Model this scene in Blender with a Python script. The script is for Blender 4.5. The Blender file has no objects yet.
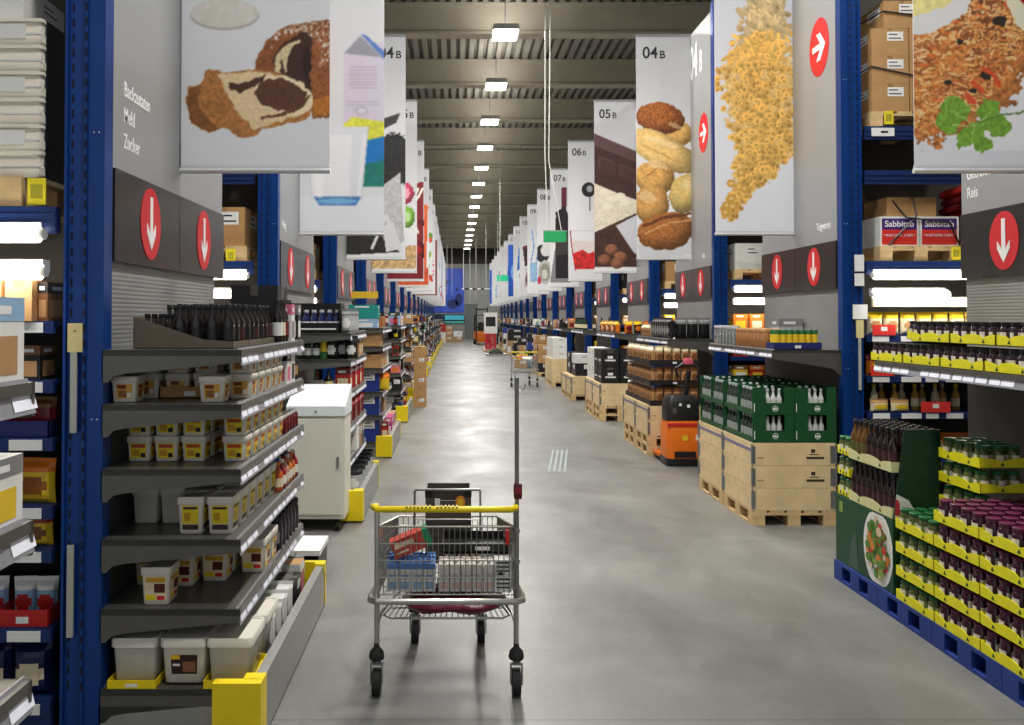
import bpy, math, random
import numpy as np
from mathutils import Vector, Matrix

# ------------------------------------------------------------------ helpers
C = bpy.context.scene.collection
RND = random.Random(11)
PI = math.pi
H = 2.0              # camera height
F = 770.0            # focal length in pixels of the 1024 px frame
VX, VY = 455.0, 317.0
XL, XR = -1.75, 3.77     # planes of the sign panels beside the main aisle
Y0, PITCH = 3.85, 3.68   # first rack row and the distance between rows
NROW = 17
def rowy(k): return Y0 + PITCH * k

def lin(c):
    out = []
    for v in c:
        v = v / 255.0
        out.append(v / 12.92 if v <= 0.04045 else ((v + 0.055) / 1.055) ** 2.4)
    return tuple(out)

MATS = {}
def mat(key, col, rough=0.5, metal=0.0, noise=0.06, scale=12.0, bump=0.0, emit=0.0, trans=0.0, spec=0.5, ior=1.45, alpha=1.0):
    if key in MATS: return MATS[key]
    m = bpy.data.materials.new(key); m.use_nodes = True
    nt = m.node_tree; N = nt.nodes; L = nt.links
    b = N['Principled BSDF']
    col = lin(col) + (1.0,)
    b.inputs['Base Color'].default_value = col
    b.inputs['Roughness'].default_value = rough
    b.inputs['Metallic'].default_value = metal
    b.inputs['Specular IOR Level'].default_value = spec
    b.inputs['IOR'].default_value = ior
    b.inputs['Transmission Weight'].default_value = trans
    if emit:
        b.inputs['Emission Color'].default_value = col
        b.inputs['Emission Strength'].default_value = emit
    if noise > 0:
        tc = N.new('ShaderNodeTexCoord'); nz = N.new('ShaderNodeTexNoise')
        nz.inputs['Scale'].default_value = scale; nz.inputs['Detail'].default_value = 4
        L.new(tc.outputs['Object'], nz.inputs['Vector'])
        mr = N.new('ShaderNodeMapRange')
        mr.inputs['From Min'].default_value = 0.3; mr.inputs['From Max'].default_value = 0.7
        mr.inputs['To Min'].default_value = 1 - noise; mr.inputs['To Max'].default_value = 1 + noise
        L.new(nz.outputs['Fac'], mr.inputs['Value'])
        mx = N.new('ShaderNodeVectorMath'); mx.operation = 'SCALE'
        mx.inputs[0].default_value = col[:3]
        L.new(mr.outputs['Result'], mx.inputs['Scale'])
        L.new(mx.outputs['Vector'], b.inputs['Base Color'])
        if bump:
            bp = N.new('ShaderNodeBump'); bp.inputs['Strength'].default_value = bump
            bp.inputs['Distance'].default_value = 0.01
            L.new(nz.outputs['Fac'], bp.inputs['Height']); L.new(bp.outputs['Normal'], b.inputs['Normal'])
    MATS[key] = m
    return m

def striped(key, col, axis=2, freq=16.0, depth=0.006, rough=0.45, metal=0.3):
    """sheet metal with shallow parallel grooves"""
    if key in MATS: return MATS[key]
    m = mat(key, col, rough, metal, noise=0)
    N = m.node_tree.nodes; L = m.node_tree.links; b = N['Principled BSDF']
    tc = N.new('ShaderNodeTexCoord'); sp = N.new('ShaderNodeSeparateXYZ')
    L.new(tc.outputs['Object'], sp.inputs[0])
    mu = N.new('ShaderNodeMath'); mu.operation = 'MULTIPLY'; mu.inputs[1].default_value = freq * 2 * PI
    L.new(sp.outputs[axis], mu.inputs[0])
    sn = N.new('ShaderNodeMath'); sn.operation = 'SINE'; L.new(mu.outputs[0], sn.inputs[0])
    pw = N.new('ShaderNodeMath'); pw.operation = 'ABSOLUTE'; L.new(sn.outputs[0], pw.inputs[0])
    bp = N.new('ShaderNodeBump'); bp.inputs['Strength'].default_value = 1.0; bp.inputs['Distance'].default_value = depth
    L.new(pw.outputs[0], bp.inputs['Height']); L.new(bp.outputs['Normal'], b.inputs['Normal'])
    return m

class G:
    """collects faces of one part, becomes one mesh"""
    def __init__(s): s.v = []; s.f = []; s.m = []; s.sm = []
    def poly(s, pts, m=0, smooth=False):
        i = len(s.v); s.v += [tuple(p) for p in pts]
        s.f.append(tuple(range(i, i + len(pts)))); s.m.append(m); s.sm.append(smooth)
        return s
    def bx(s, x0, x1, y0, y1, z0, z1, m=0, M=None):
        P = [(x0,y0,z0),(x1,y0,z0),(x1,y1,z0),(x0,y1,z0),(x0,y0,z1),(x1,y0,z1),(x1,y1,z1),(x0,y1,z1)]
        if M is not None: P = [tuple(M @ Vector(p)) for p in P]
        i = len(s.v); s.v += P
        for q in ((0,3,2,1),(4,5,6,7),(0,1,5,4),(1,2,6,5),(2,3,7,6),(3,0,4,7)):
            s.f.append(tuple(i + a for a in q)); s.m.append(m); s.sm.append(False)
        return s
    def cb(s, c, d, m=0, M=None):
        return s.bx(c[0]-d[0]/2, c[0]+d[0]/2, c[1]-d[1]/2, c[1]+d[1]/2, c[2]-d[2]/2, c[2]+d[2]/2, m, M)
    def loft(s, rings, m=0, cap0=True, cap1=True, smooth=True, ms=None):
        n = len(rings[0]); i = len(s.v)
        for r in rings: s.v += [tuple(p) for p in r]
        for a in range(len(rings) - 1):
            mm = ms[a] if ms else m
            for j in range(n):
                k = (j + 1) % n
                s.f.append((i+a*n+j, i+a*n+k, i+(a+1)*n+k, i+(a+1)*n+j)); s.m.append(mm); s.sm.append(smooth)
        if cap0: s.f.append(tuple(reversed(range(i, i+n)))); s.m.append(ms[0] if ms else m); s.sm.append(False)
        if cap1:
            e = i + (len(rings)-1)*n
            s.f.append(tuple(range(e, e+n))); s.m.append(ms[-1] if ms else m); s.sm.append(False)
        return s
    def lathe(s, prof, n=14, m=0, ms=None, c=(0,0,0), cap0=True, cap1=True):
        rings = [[(c[0]+r*math.cos(2*PI*j/n), c[1]+r*math.sin(2*PI*j/n), c[2]+z) for j in range(n)] for r, z in prof]
        return s.loft(rings, m, cap0, cap1, True, ms)
    def cyl(s, p0, p1, r, n=8, m=0, r2=None):
        return s.tube([p0, p1], r, n, m, radii=[r, r if r2 is None else r2])
    def tube(s, pts, r, n=6, m=0, closed=False, radii=None):
        pts = [Vector(p) for p in pts]; rings = []
        N = len(pts); up = None
        for a in range(N):
            if closed: t = (pts[(a+1) % N] - pts[a-1])
            elif a == 0: t = pts[1] - pts[0]
            elif a == N-1: t = pts[-1] - pts[-2]
            else: t = (pts[a+1]-pts[a]).normalized() + (pts[a]-pts[a-1]).normalized()
            if t.length < 1e-9: t = Vector((0,0,1))
            t.normalize()
            if up is None:
                up = Vector((0,0,1)) if abs(t.z) < 0.9 else Vector((1,0,0))
            u = t.cross(up)
            if u.length < 1e-6: u = t.cross(Vector((0,1,0)))
            u.normalize(); w = u.cross(t).normalized(); up = w
            rr = radii[a] if radii else r
            rings.append([pts[a] + u*rr*math.cos(2*PI*j/n) + w*rr*math.sin(2*PI*j/n) for j in range(n)])
        if closed: return s.loft(rings + [rings[0]], m, False, False)
        return s.loft(rings, m)
    def prism(s, pts, axis, a, b, m=0):
        """pts 2-D outline; axis 0: (y,z) outline along x; 1: (x,z) along y; 2: (x,y) along z"""
        def P(p, t): return (t,p[0],p[1]) if axis == 0 else (p[0],t,p[1]) if axis == 1 else (p[0],p[1],t)
        return s.loft([[P(p,a) for p in pts],[P(p,b) for p in pts]], m, smooth=False)
    def add(s, me_g, M, moff=0):
        i = len(s.v); s.v += [tuple(M @ Vector(p)) for p in me_g.v]
        s.f += [tuple(i+a for a in f) for f in me_g.f]; s.m += [a+moff for a in me_g.m]; s.sm += list(me_g.sm)
        return s
    def mesh(s, name, mats, bevel=0):
        me = bpy.data.meshes.new(name)
        me.from_pydata(s.v, [], s.f)
        if not isinstance(mats, (list, tuple)): mats = [mats]
        for q in mats: me.materials.append(q)
        me.polygons.foreach_set('material_index', s.m)
        me.polygons.foreach_set('use_smooth', s.sm)
        me.update()
        if any(s.sm): me.set_sharp_from_angle(angle=math.radians(45))
        return me

def rrect(w, d, r, z, n=3, cx=0, cy=0):
    out = []
    for qx, qy, a0 in ((1,1,0),(-1,1,90),(-1,-1,180),(1,-1,270)):
        for j in range(n+1):
            a = math.radians(a0 + 90*j/n)
            out.append((cx + qx*(w/2-r) + r*math.cos(a), cy + qy*(d/2-r) + r*math.sin(a), z))
    return out

BAD = []
SHORT = [(' on the gondola behind the white cabinet',' behind the white cabinet'),(' in the rack behind',' behind'),(', its slotted post next to the sign panel behind',' beside the sign panel behind'),
 (' on the high shelf above the beetroot jars',' above the beetroot jars'),(' from the far end above',' above'),(' on the high shelf end under',' on the shelf end under'),(' on the right side of the aisle',''),(' inward from the aisle',' from the aisle'),
 (' along the high shelf under',' on the high shelf under'),(' at the open side of the',' in the'),(' showing in the notch of the',' in the notch of the'),('grey capped bottle','capped bottle'),
 (' layer aisle side green carton',' aisle green carton'),(' layer inner side green carton',' inner green carton'),(' at the edge of the view',' by the picture edge'),(' from the front on the aisle side of the crates',' on the aisle side'),
 (' from the front on the inner side of the crates',' on the inner side'),('green pickle jar in the','pickle jar in the'),('dark beetroot jar in the','beetroot jar in the'),(' beside the bottle display',''),(' on the blue pallet',''),(' away from the post',' deeper'),
 (' from the post',''),('dark green ',''),(' on the shelf end under',' shelf end under'),(' with silver lid',''),('dark preserve jar','preserve jar'),('printed box','box'),(' the picture edge',' picture edge'),(' beside the blue post, next',', next'),(' near shelf past',' shelf past'),(' shelf end under the',' end under the'),(' on the shelf under',' under'),(' with red cap',''),(' from the aisle, ',' inward, ')]
def tidy(t):
    for a, b in SHORT:
        if len(t.split()) <= 16: break
        t = t.replace(a, b)
    return t
def ob(name, me, parent=None, loc=(0,0,0), rot=(0,0,0)):
    o = bpy.data.objects.new(name, me); C.objects.link(o)
    o.location = loc; o.rotation_euler = rot if isinstance(rot, (tuple, list)) else (0,0,rot)
    if parent is not None: o.parent = parent
    return o
def thing(name, label, cat, me=None, loc=(0,0,0), rot=(0,0,0), group=None, parts=()):
    o = ob(name, me, None, loc, rot); label = tidy(label)
    n = len(label.split())
    if n < 4 or n > 16: BAD.append((n, label))
    o['label'] = label; o['category'] = cat
    if group: o['group'] = group
    for p in parts: part(o, *p)
    return o
def part(o, name, me, loc=(0,0,0), rot=(0,0,0), subs=(), label=None):
    c = ob(name, me, o, loc, rot)
    if label: c['label'] = label
    for q in subs: ob(q[0], q[1], c, *(q[2:]))
    return c
def struct(name, me, loc=(0,0,0), rot=(0,0,0), parent=None):
    o = ob(name, me, parent, loc, rot)
    if parent is None: o['kind'] = 'structure'
    return o

ORD = ['first','second','third','fourth','fifth','sixth','seventh','eighth','ninth','tenth','eleventh','twelfth','thirteenth',
       'fourteenth','fifteenth','sixteenth','seventeenth','eighteenth','nineteenth','twentieth','twenty-first','twenty-second','twenty-third','twenty-fourth','twenty-fifth','twenty-sixth','twenty-seventh','twenty-eighth','twenty-ninth','thirtieth']
def nth(i): return ORD[i] if i < len(ORD) else 'last'

# text as flat mesh; plane: 'F' faces the camera (-y), 'L' faces +x, 'R' faces -x
TX = {'F': Matrix(((1,0,0,0),(0,0,-1,0),(0,1,0,0),(0,0,0,1))),
      'L': Matrix(((0,0,1,0),(1,0,0,0),(0,1,0,0),(0,0,0,1))),
      'R': Matrix(((0,0,-1,0),(-1,0,0,0),(0,1,0,0),(0,0,0,1)))}
_txt = {}
def text_mesh(body, size, m, plane='F', bold=0.0, align='LEFT', xs=1.0):
    key = (body, size, m.name, plane, bold, align, xs)
    if key in _txt: return _txt[key]
    cu = bpy.data.curves.new('lettering', 'FONT'); cu.body = body; cu.size = size; cu.offset = bold * size
    cu.align_x = align; cu.extrude = 0.0008
    o = bpy.data.objects.new('lettering', cu); C.objects.link(o)
    dg = bpy.context.evaluated_depsgraph_get(); dg.update()
    me = bpy.data.meshes.new_from_object(o.evaluated_get(dg))
    bpy.data.objects.remove(o); bpy.data.curves.remove(cu)
    me.transform(TX[plane] @ Matrix.Diagonal((xs,1,1,1)))
    me.materials.clear(); me.materials.append(m)
    _txt[key] = me
    return me

# ------------------------------------------------------------------ colours
PAL = {
 'red': (168,34,36), 'dark red': (110,24,30), 'orange': (214,116,34), 'yellow': (226,190,40), 'cream': (226,212,176),
 'white': (226,226,222), 'black': (26,26,28), 'grey': (128,128,128), 'brown': (120,78,44), 'tan': (182,138,92),
 'blue': (34,52,130), 'navy': (24,30,74), 'teal': (30,140,134), 'light blue': (140,176,208), 'green': (44,104,52),
 'dark green': (24,56,36), 'pink': (208,110,136), 'magenta': (176,48,120), 'purple': (84,34,74), 'silver': (170,172,174), 'amber': (150,84,26), 'sky blue': (84,130,200), 'pale': (222,214,204), 'blush': (216,182,170)}
def pm(c, rough=0.45): return mat('prod_' + c.replace(' ', '_') + ('' if rough == 0.45 else '_%d' % int(rough*100)), PAL[c], rough, noise=0.05)
steel = mat('galvanised_steel', (150,152,152), 0.35, 0.75, noise=0.08)
chrome = mat('chrome_wire', (176,176,170), 0.28, 0.85, noise=0.0)
blue_steel = mat('blue_steel', (14,60,130), 0.32, 0.25, noise=0.08, scale=5)
dark_blue = mat('dark_blue_steel', (16,42,96), 0.45, 0.1, noise=0.08, scale=5)
slot_dark = mat('slot_dark', (10,14,30), 0.8, noise=0)
panel_grey = mat('sign_grey', (154,155,157), 0.42, 0.15, noise=0.03, scale=2)
strip_dark = mat('sign_dark', (44,41,40), 0.22, noise=0.04, scale=3)
arrow_red = mat('arrow_red', (206,40,46), 0.5, noise=0)
white_paint = mat('white_paint', (236,236,236), 0.5, noise=0)
shelf_grey = mat('shelf_grey', (96,95,90), 0.32, 0.35, noise=0.05, scale=4)
back_grey = striped('back_panel_grey', (146,146,144), 2, 22, 0.0012)
back_dark = mat('back_panel_dark', (66,63,60), 0.5, 0.1, noise=0.05, scale=3)
rail_grey = mat('price_rail', (196,198,204), 0.3, noise=0.03)
paper = mat('paper_white', (228,228,226), 0.6, noise=0.03)
ink = mat('ink_black', (28,28,30), 0.6, noise=0)
lab_yel = mat('label_yellow', (232,206,30), 0.5, noise=0.05)
yellow_plastic = mat('yellow_plastic', (232,206,22), 0.38, noise=0.05)
tray_yellow = mat('tray_yellow', (226,218,24), 0.5, noise=0.06)
wood = mat('pallet_wood', (206,176,128), 0.7, noise=0.16, scale=9, bump=0.15)
wood_pale = mat('collar_wood', (222,196,150), 0.65, noise=0.12, scale=5, bump=0.1)
blue_wood = mat('blue_pallet', (26,54,128), 0.55, noise=0.12, scale=8)
kraft = mat('kraft_card', (176,136,88), 0.75, noise=0.08, scale=6)
kraft_d = mat('kraft_tape', (150,112,68), 0.5, noise=0.05)
greycard = mat('grey_card', (84,78,70), 0.7, noise=0.08)
tub_white = mat('tub_plastic', (216,212,200), 0.35, noise=0.03)
tub_clear = mat('tub_plastic_grey', (196,194,184), 0.32, noise=0.04)
black_plastic = mat('black_plastic', (24,24,25), 0.4, noise=0.04)
dark_glass = mat('dark_glass', (22,16,14), 0.12, noise=0, spec=0.7)
brown_glass = mat('brown_glass', (74,40,16), 0.12, noise=0.05, spec=0.7)
green_glass = mat('green_glass', (20,48,30), 0.12, noise=0, spec=0.7)
clear_glass = mat('clear_glass', (232,238,236), 0.06, noise=0, trans=0.85, spec=0.6)
rubber = mat('rubber', (30,30,30), 0.7, noise=0.05)

# ------------------------------------------------------------------ product shapes (each returns main mesh + list of parts)
CACHE = {}
def cached(fn):
    def w(*a):
        k = (fn.__name__,) + a
        if k not in CACHE: CACHE[k] = fn(*a)
        return CACHE[k]
    return w

def side_quads(g, hw0, hd0, hw1, hd1, z0, z1, u0, u1, v0, v1, off, m, faces='FBLR'):
    """print patches on the tapered sides of a box-like body: u across, v up, both 0..1"""
    def hw(v): return hw0 + (hw1-hw0)*v
    def hd(v): return hd0 + (hd1-hd0)*v
    for fc in faces:
        P = []
        for u, v in ((u0,v0),(u1,v0),(u1,v1),(u0,v1)):
            z = z0 + (z1-z0)*v; a = 2*u-1
            if fc == 'F': P.append((a*hw(v), -hd(v)-off, z))
            if fc == 'B': P.append((-a*hw(v), hd(v)+off, z))
            if fc == 'R': P.append((hw(v)+off, a*hd(v), z))
            if fc == 'L': P.append((-hw(v)-off, -a*hd(v), z))
        g.poly(P, m)

@cached
def p_tub(w, d, h, style):
    body = G(); hb = h*0.84
    body.loft([rrect(w*.80,d*.80,w*.1,0.0), rrect(w*.84,d*.84,w*.1,0.006), rrect(w*.93,d*.93,w*.1,hb)])
    lid = G()
    lid.loft([rrect(w*.95,d*.95,w*.1,hb-.012), rrect(w,d,w*.11,hb-.008), rrect(w,d,w*.11,h-.006), rrect(w*.97,d*.97,w*.1,h),
              rrect(w*.88,d*.88,w*.09,h-.001), rrect(w*.86,d*.86,w*.09,h-.006)])
    lm = tub_clear if style == 'clear' else tub_white
    parts = [('lid', lid.mesh('tub_lid', tub_white))]
    if style != 'clear':
        lb = G()
        def q(u0,u1,v0,v1,off,m,f='FR'): side_quads(lb, w*.42, d*.42, w*.465, d*.465, 0.006, hb, u0,u1,v0,v1, off, m, f)
        if style == 'orange':
            q(.2,.85,.12,.82,.0012,0); q(.25,.6,.6,.78,.0018,2); q(.28,.62,.18,.52,.0018,1); q(.64,.82,.16,.4,.0018,3)
            ms = [mat('lab_orange',(216,164,70),.5), mat('lab_ochre',(150,96,44),.5), mat('lab_brown',(112,48,24),.5), paper]
        elif style == 'yellow':
            q(.14,.86,.1,.85,.0012,0); q(.2,.8,.62,.8,.0018,2); q(.22,.55,.2,.5,.0018,1); q(.6,.82,.14,.36,.0018,3)
            ms = [lab_yel, mat('lab_amber',(206,150,40),.5), mat('lab_red',(186,70,38),.5), ink]
        elif style == 'tall':
            q(.16,.84,.3,.9,.0012,0); q(.22,.78,.78,.86,.0018,1); q(.24,.5,.4,.66,.0018,2); q(.16,.84,.1,.27,.0012,3)
            ms = [lab_yel, ink, mat('lab_gold',(190,150,30),.5), mat('lab_darkbrown',(60,44,34),.5)]
        elif style == 'cream':
            q(.1,.9,.1,.9,.0012,0); q(.16,.86,.7,.86,.0018,1); q(.45,.85,.36,.66,.0018,2); q(.12,.5,.12,.3,.0018,3); q(.55,.84,.12,.26,.0018,4)
            ms = [mat('lab_cream',(232,218,180),.5), mat('lab_yb',(206,160,44),.5), mat('lab_maroon',(84,26,22),.5), lab_yel, arrow_red]
        else:
            q(.2,.84,.22,.74,.0012,0,'F'); q(.2,.42,.62,.74,.0018,1,'F'); q(.48,.8,.28,.56,.0018,2,'F'); q(.24,.42,.44,.5,.0018,3,'F')
            ms = [mat('lab_choc',(48,26,22),.5), mat('lab_gold2',(228,176,30),.5), mat('lab_mid',(132,88,56),.5), paper]
        parts.append(('label', lb.mesh('tub_label', ms)))
    return body.mesh('tub_body', lm), parts

@cached
def p_bottle(r, h, glass, cap, label, n=12):
    g = G()
    g.lathe([(r*.9,0),(r,.006),(r,h*.56),(r*.9,h*.63),(r*.42,h*.76),(r*.38,h*.9)], n)
    cp = G().lathe([(r*.46,h*.88),(r*.48,h*.89),(r*.48,h*.99),(r*.42,h)], n)
    lb = G().lathe([(r*1.015,h*.16),(r*1.015,h*.46)], n, cap0=False, cap1=False)
    return g.mesh('bottle_glass', glass), [('cap', cp.mesh('bottle_cap', cap)), ('label', lb.mesh('bottle_label', label))]
@cached
def p_bottle1(r, h, glass, cap, label, n=10):
    """small in view: one mesh"""
    g = G()
    g.lathe([(r,0),(r,h*.16),(r*1.01,h*.161),(r*1.01,h*.46),(r,h*.461),(r,h*.58),(r*.42,h*.76),(r*.4,h*.88),(r*.48,h*.881),(r*.46,h)], n, ms=[0,0,1,1,0,0,0,2,2])
    return g.mesh('bottle', [glass, label, cap]), []
@cached
def p_jar(r, h, fill, lidm, label, n=12):
    g = G().lathe([(r*.92,0),(r,.008),(r,h*.72),(r*.84,h*.8),(r*.82,h*.84)], n)
    ld = G().lathe([(r*.9,h*.83),(r*.92,h*.84),(r*.92,h*.985),(r*.86,h),(r*.8,h*.99)], n)
    parts = [('lid', ld.mesh('jar_lid', lidm))]
    if label is not None:
        lb = G(); k = 7
        for s in range(2):                # label patches to the aisle and to the end
            rows = [[(r*1.02*math.cos(a), r*1.02*math.sin(a), z) for a in [PI/2*s + PI - .75 + 1.5*j/k for j in range(k+1)]] for z in (h*.22, h*.56)]
            for j in range(k): lb.poly([rows[0][j], rows[0][j+1], rows[1][j+1], rows[1][j]], 1 if 1 <= j < 6 else 0, True)
        parts.append(('label', lb.mesh('jar_label', label)))
    return g.mesh('jar_glass', fill), parts
@cached
def p_box(w, d, h, c1, c2, c3):
    """printed retail box: band on top, picture patch, small stamp"""
    g = G().bx(-w/2,w/2,-d/2,d/2,0,h,0)
    side_quads(g, w/2,d/2,w/2,d/2,0,h, .0,1,.72,1.0,.0008,1)
    side_quads(g, w/2,d/2,w/2,d/2,0,h, .15,.85,.1,.55,.0008,2)
    side_quads(g, w/2,d/2,w/2,d/2,0,h, .2,.7,.8,.9,.0014,3)
    return g.mesh('retail_box', [pm(c1), pm(c2), pm(c3), paper]), []
@cached
def p_carton(w, d, h, c, lab):
    g = G().bx(-w/2,w/2,-d/2,d/2,0,h,0)
    g.bx(-w/2-.0008,w/2+.0008,-.025,.025,h*.8,h+.0008,1)
    g.bx(-.025,.025,-d/2-.0008,d/2+.0008,h*.82,h+.0009,1)
    if lab:
        side_quads(g, w/2,d/2,w/2,d/2,0,h,.42,.86,.55,.88,.001,2)
        side_quads(g, w/2,d/2,w/2,d/2,0,h,.46,.8,.62,.66,.0015,3)
        side_quads(g, w/2,d/2,w/2,d/2,0,h,.46,.7,.76,.8,.0015,3)
    bm_, tp = {'kraft': (kraft, kraft_d), 'white': (pm('white'), paper), 'black': (pm('black'), greycard), 'tan': (pm('tan'), kraft_d),
               'green': (mat('carton_green',(24,78,40),.55), mat('carton_green_d',(16,60,30),.5)), 'purple': (pm('purple'), pm('dark red')), 'blue': (pm('blue'), pm('navy'))}[c]
    return g.mesh('carton', [bm_, tp, paper, ink]), []
@cached
def p_pouch(w, h, t, c1, c2, c3, shiny=True):
    g = G(); nu, nv = 8, 10
    def pt(i, j, s):
        u = 2*i/nu-1; v = j/nv
        prof = math.sin(PI*min(1, max(0, (v*1.02)))) ** .5 if 0 < v < .9 else 0.0
        if v < .9: prof = max(0, (1-(2*v/.95-1)**4)) ** .6
        th = t/2 * prof * max(0, 1-abs(u)**3)**.6
        x = u*w/2*(1-.06*math.sin(PI*v)) ; return (x, s*(th+.002), v*h)
    for s in (-1, 1):
        for i in range(nu):
            for j in range(nv):
                u = (i+.5)/nu*2-1; v = (j+.5)/nv
                m = 1 if v > .72 else 2 if (u*u/.45 + (v-.38)**2/.05) < 1 else 0
                g.poly([pt(i,j,s), pt(i+1,j,s), pt(i+1,j+1,s), pt(i,j+1,s)], m, True)
    r = 0.28 if shiny else 0.45
    me = g.mesh('pouch', [pm(c1,r), pm(c2,r), pm(c3,r)])
    return me, []
@cached
def p_can(r, h, c1, c2):
    g = G().lathe([(r*.94,0),(r,.004),(r,h*.2),(r,h*.75),(r,h-.006),(r*.96,h),(r*.9,h-.004)], 14, ms=[3,0,1,0,3,3])
    return g.mesh('can', [pm(c1), pm(c2), pm(c1), steel]), []
@cached
def p_tube(r, h, c1, c2, lidc):
    g = G().lathe([(r,0),(r,h*.3),(r,h*.68),(r,h*.93)], 14, ms=[0,1,0])
    ld = G().lathe([(r*1.03,h*.93),(r*1.05,h*.94),(r*1.05,h)], 14)
    return g.mesh('snack_tube', [pm(c1), pm(c2)]), [('lid', ld.mesh('tube_lid', pm(lidc)))]
@cached
def p_gable(w, d, h, c1, c2):
    g = G(); hb = h*.82
    g.bx(-w/2,w/2,-d/2,d/2,0,hb*.8,0); g.bx(-w/2,w/2,-d/2,d/2,hb*.8,hb,1)
    g.prism([(-d/2,hb),(d/2,hb),(.004,h*.95),(.004,h),(-.004,h),(-.004,h*.95)], 0, -w/2, w/2, 1)
    side_quads(g, w/2,d/2,w/2,d/2,0,hb,.12,.88,.1,.35,.0008,2,'FB'); side_quads(g, w/2,d/2,w/2,d/2,0,hb,.2,.8,.5,.6,.0008,2,'FBLR')
    cap = G().lathe([(.012,0),(.012,.012)], 10, c=(0,-d/4,h*.88))
    return g.mesh('drink_carton', [pm('white'), pm(c1), pm(c2)]), [('cap', cap.mesh('carton_cap', pm(c1)))]
@cached
def p_tray(w, d, h, m, low):
    """open display tray, sides slant down from back (-x) to the aisle front (+x)"""
    t = .004; g = G()
    g.bx(-w/2,w/2,-d/2,d/2,0,t)
    for s in (-1,1):
        y0 = s*d/2; y1 = y0 - s*t
        g.prism([(-w/2,0),(w/2,0),(w/2,low),(w*.2,low+.01),(-w/2,h)], 1, min(y0,y1), max(y0,y1))
    g.bx(-w/2,-w/2+t,-d/2,d/2,0,h); g.bx(w/2-t,w/2,-d/2,d/2,0,low)
    return g.mesh('display_tray', [m]), []
@cached
def p_jartray(w, d, h, m, emblem):
    """low tray for jars; long sides dip in the middle of each half, small emblem on each half"""
    t = .004; g = G(); g.bx(-w/2,w/2,-d/2,d/2,0,t)
    n = 2 if d > .3 else 1
    for s in (-1, 1):
        pts = [(-d/2,0),(d/2,0)]
        for q in range(n*8, -1, -1):
            y = -d/2 + d*q/(n*8); pts.append((y, h*(.66 + .34*abs(math.cos(PI*q/8))**.7)))
        x = s*w/2
        g.prism(pts, 0, min(x,x-s*t), max(x,x-s*t))
    for s in (-1, 1):
        pts = [(-w/2,0),(w/2,0)] + [(w/2 - w*q/8, h*(.66 + .34*abs(math.cos(PI*q/8))**.7)) for q in range(9)]
        y = s*d/2
        g.prism(pts, 1, min(y,y-s*t), max(y,y-s*t))
    if emblem:
        for q in range(n):
            cy = -d/2 + d*(q+.5)/n; z = h*.36; a = h*.22
            for x in (-w/2-.001, w/2+.001):
                g.poly([(x,cy-a,z-a*.8),(x,cy+a,z-a*.8),(x,cy,z+a)], 1)
        for y in (-d/2-.001,):
            g.poly([(-h*.22,y,h*.2),(h*.22,y,h*.2),(0,y,h*.58)], 1)
    return g.mesh('jar_tray', [m, mat('emblem_green',(30,70,40),.6,noise=0)]), []

def put(proto, name, label, cat, loc, rot=(0,0,0), group=None, noparts=False):
    me, parts = proto
    return thing(name, label, cat, me, loc, rot, group, () if noparts else parts)

# ------------------------------------------------------------------ pallets
def pallet_meshes(sx, sy, m):
    k = ('pal', sx, sy, m.name)
    if k in CACHE: return CACHE[k]
    g = G(); n = 5; bw = sx/n*.86 if sx <= .9 else .14
    for i in range(n):
        x = -sx/2 + bw/2 + (sx-bw)*i/(n-1)
        g.bx(x-bw/2, x+bw/2, -sy/2, sy/2, .122, .144)
    for i in range(3):
        y = -sy/2 + .06 + (sy-.12)*i/2
        g.bx(-sx/2, sx/2, y-.06, y+.06, .1, .122)
    b = G().bx(-.06,.06,-.06,.06,.022,.1)
    r = G().bx(-.06,.06,-sy/2,sy/2,0,.022)
    CACHE[k] = (g.mesh('pallet_deck', m), b.mesh('pallet_block', m), r.mesh('pallet_runner', m))
    return CACHE[k]
def pallet(name, label, loc, sx, sy, m, detail=True, group=None, z=0):
    dk, b, r = pallet_meshes(sx, sy, m)
    if not detail:
        k = ('pal1', sx, sy, m.name)
        if k not in CACHE:
            g = G()
            for q, p in ((0,None),):
                n = 5; bw = sx/n*.86
                for i in range(n):
                    x = -sx/2 + bw/2 + (sx-bw)*i/(n-1); g.bx(x-bw/2, x+bw/2, -sy/2, sy/2, .122, .144)
                for i in range(3):
                    y = -sy/2+.06+(sy-.12)*i/2; g.bx(-sx/2,sx/2,y-.06,y+.06,.1,.122)
                    for j in range(3):
                        x = -sx/2+.06+(sx-.12)*j/2; g.bx(x-.06,x+.06,y-.06,y+.06,.022,.1)
                    x = -sx/2+.06+(sx-.12)*i/2; g.bx(x-.06,x+.06,-sy/2,sy/2,0,.022)
            CACHE[k] = g.mesh('pallet', m)
        return thing(name, label, 'pallet', CACHE[k], loc, 0, group)
    o = thing(name, label, 'pallet', dk, loc, 0, group)
    for i in range(3):
        part(o, 'runner', r, (-sx/2+.06+(sx-.12)*i/2, 0, 0))
        for j in range(3): part(o, 'block', b, (-sx/2+.06+(sx-.12)*i/2, -sy/2+.06+(sy-.12)*j/2, 0))
    return o
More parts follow.
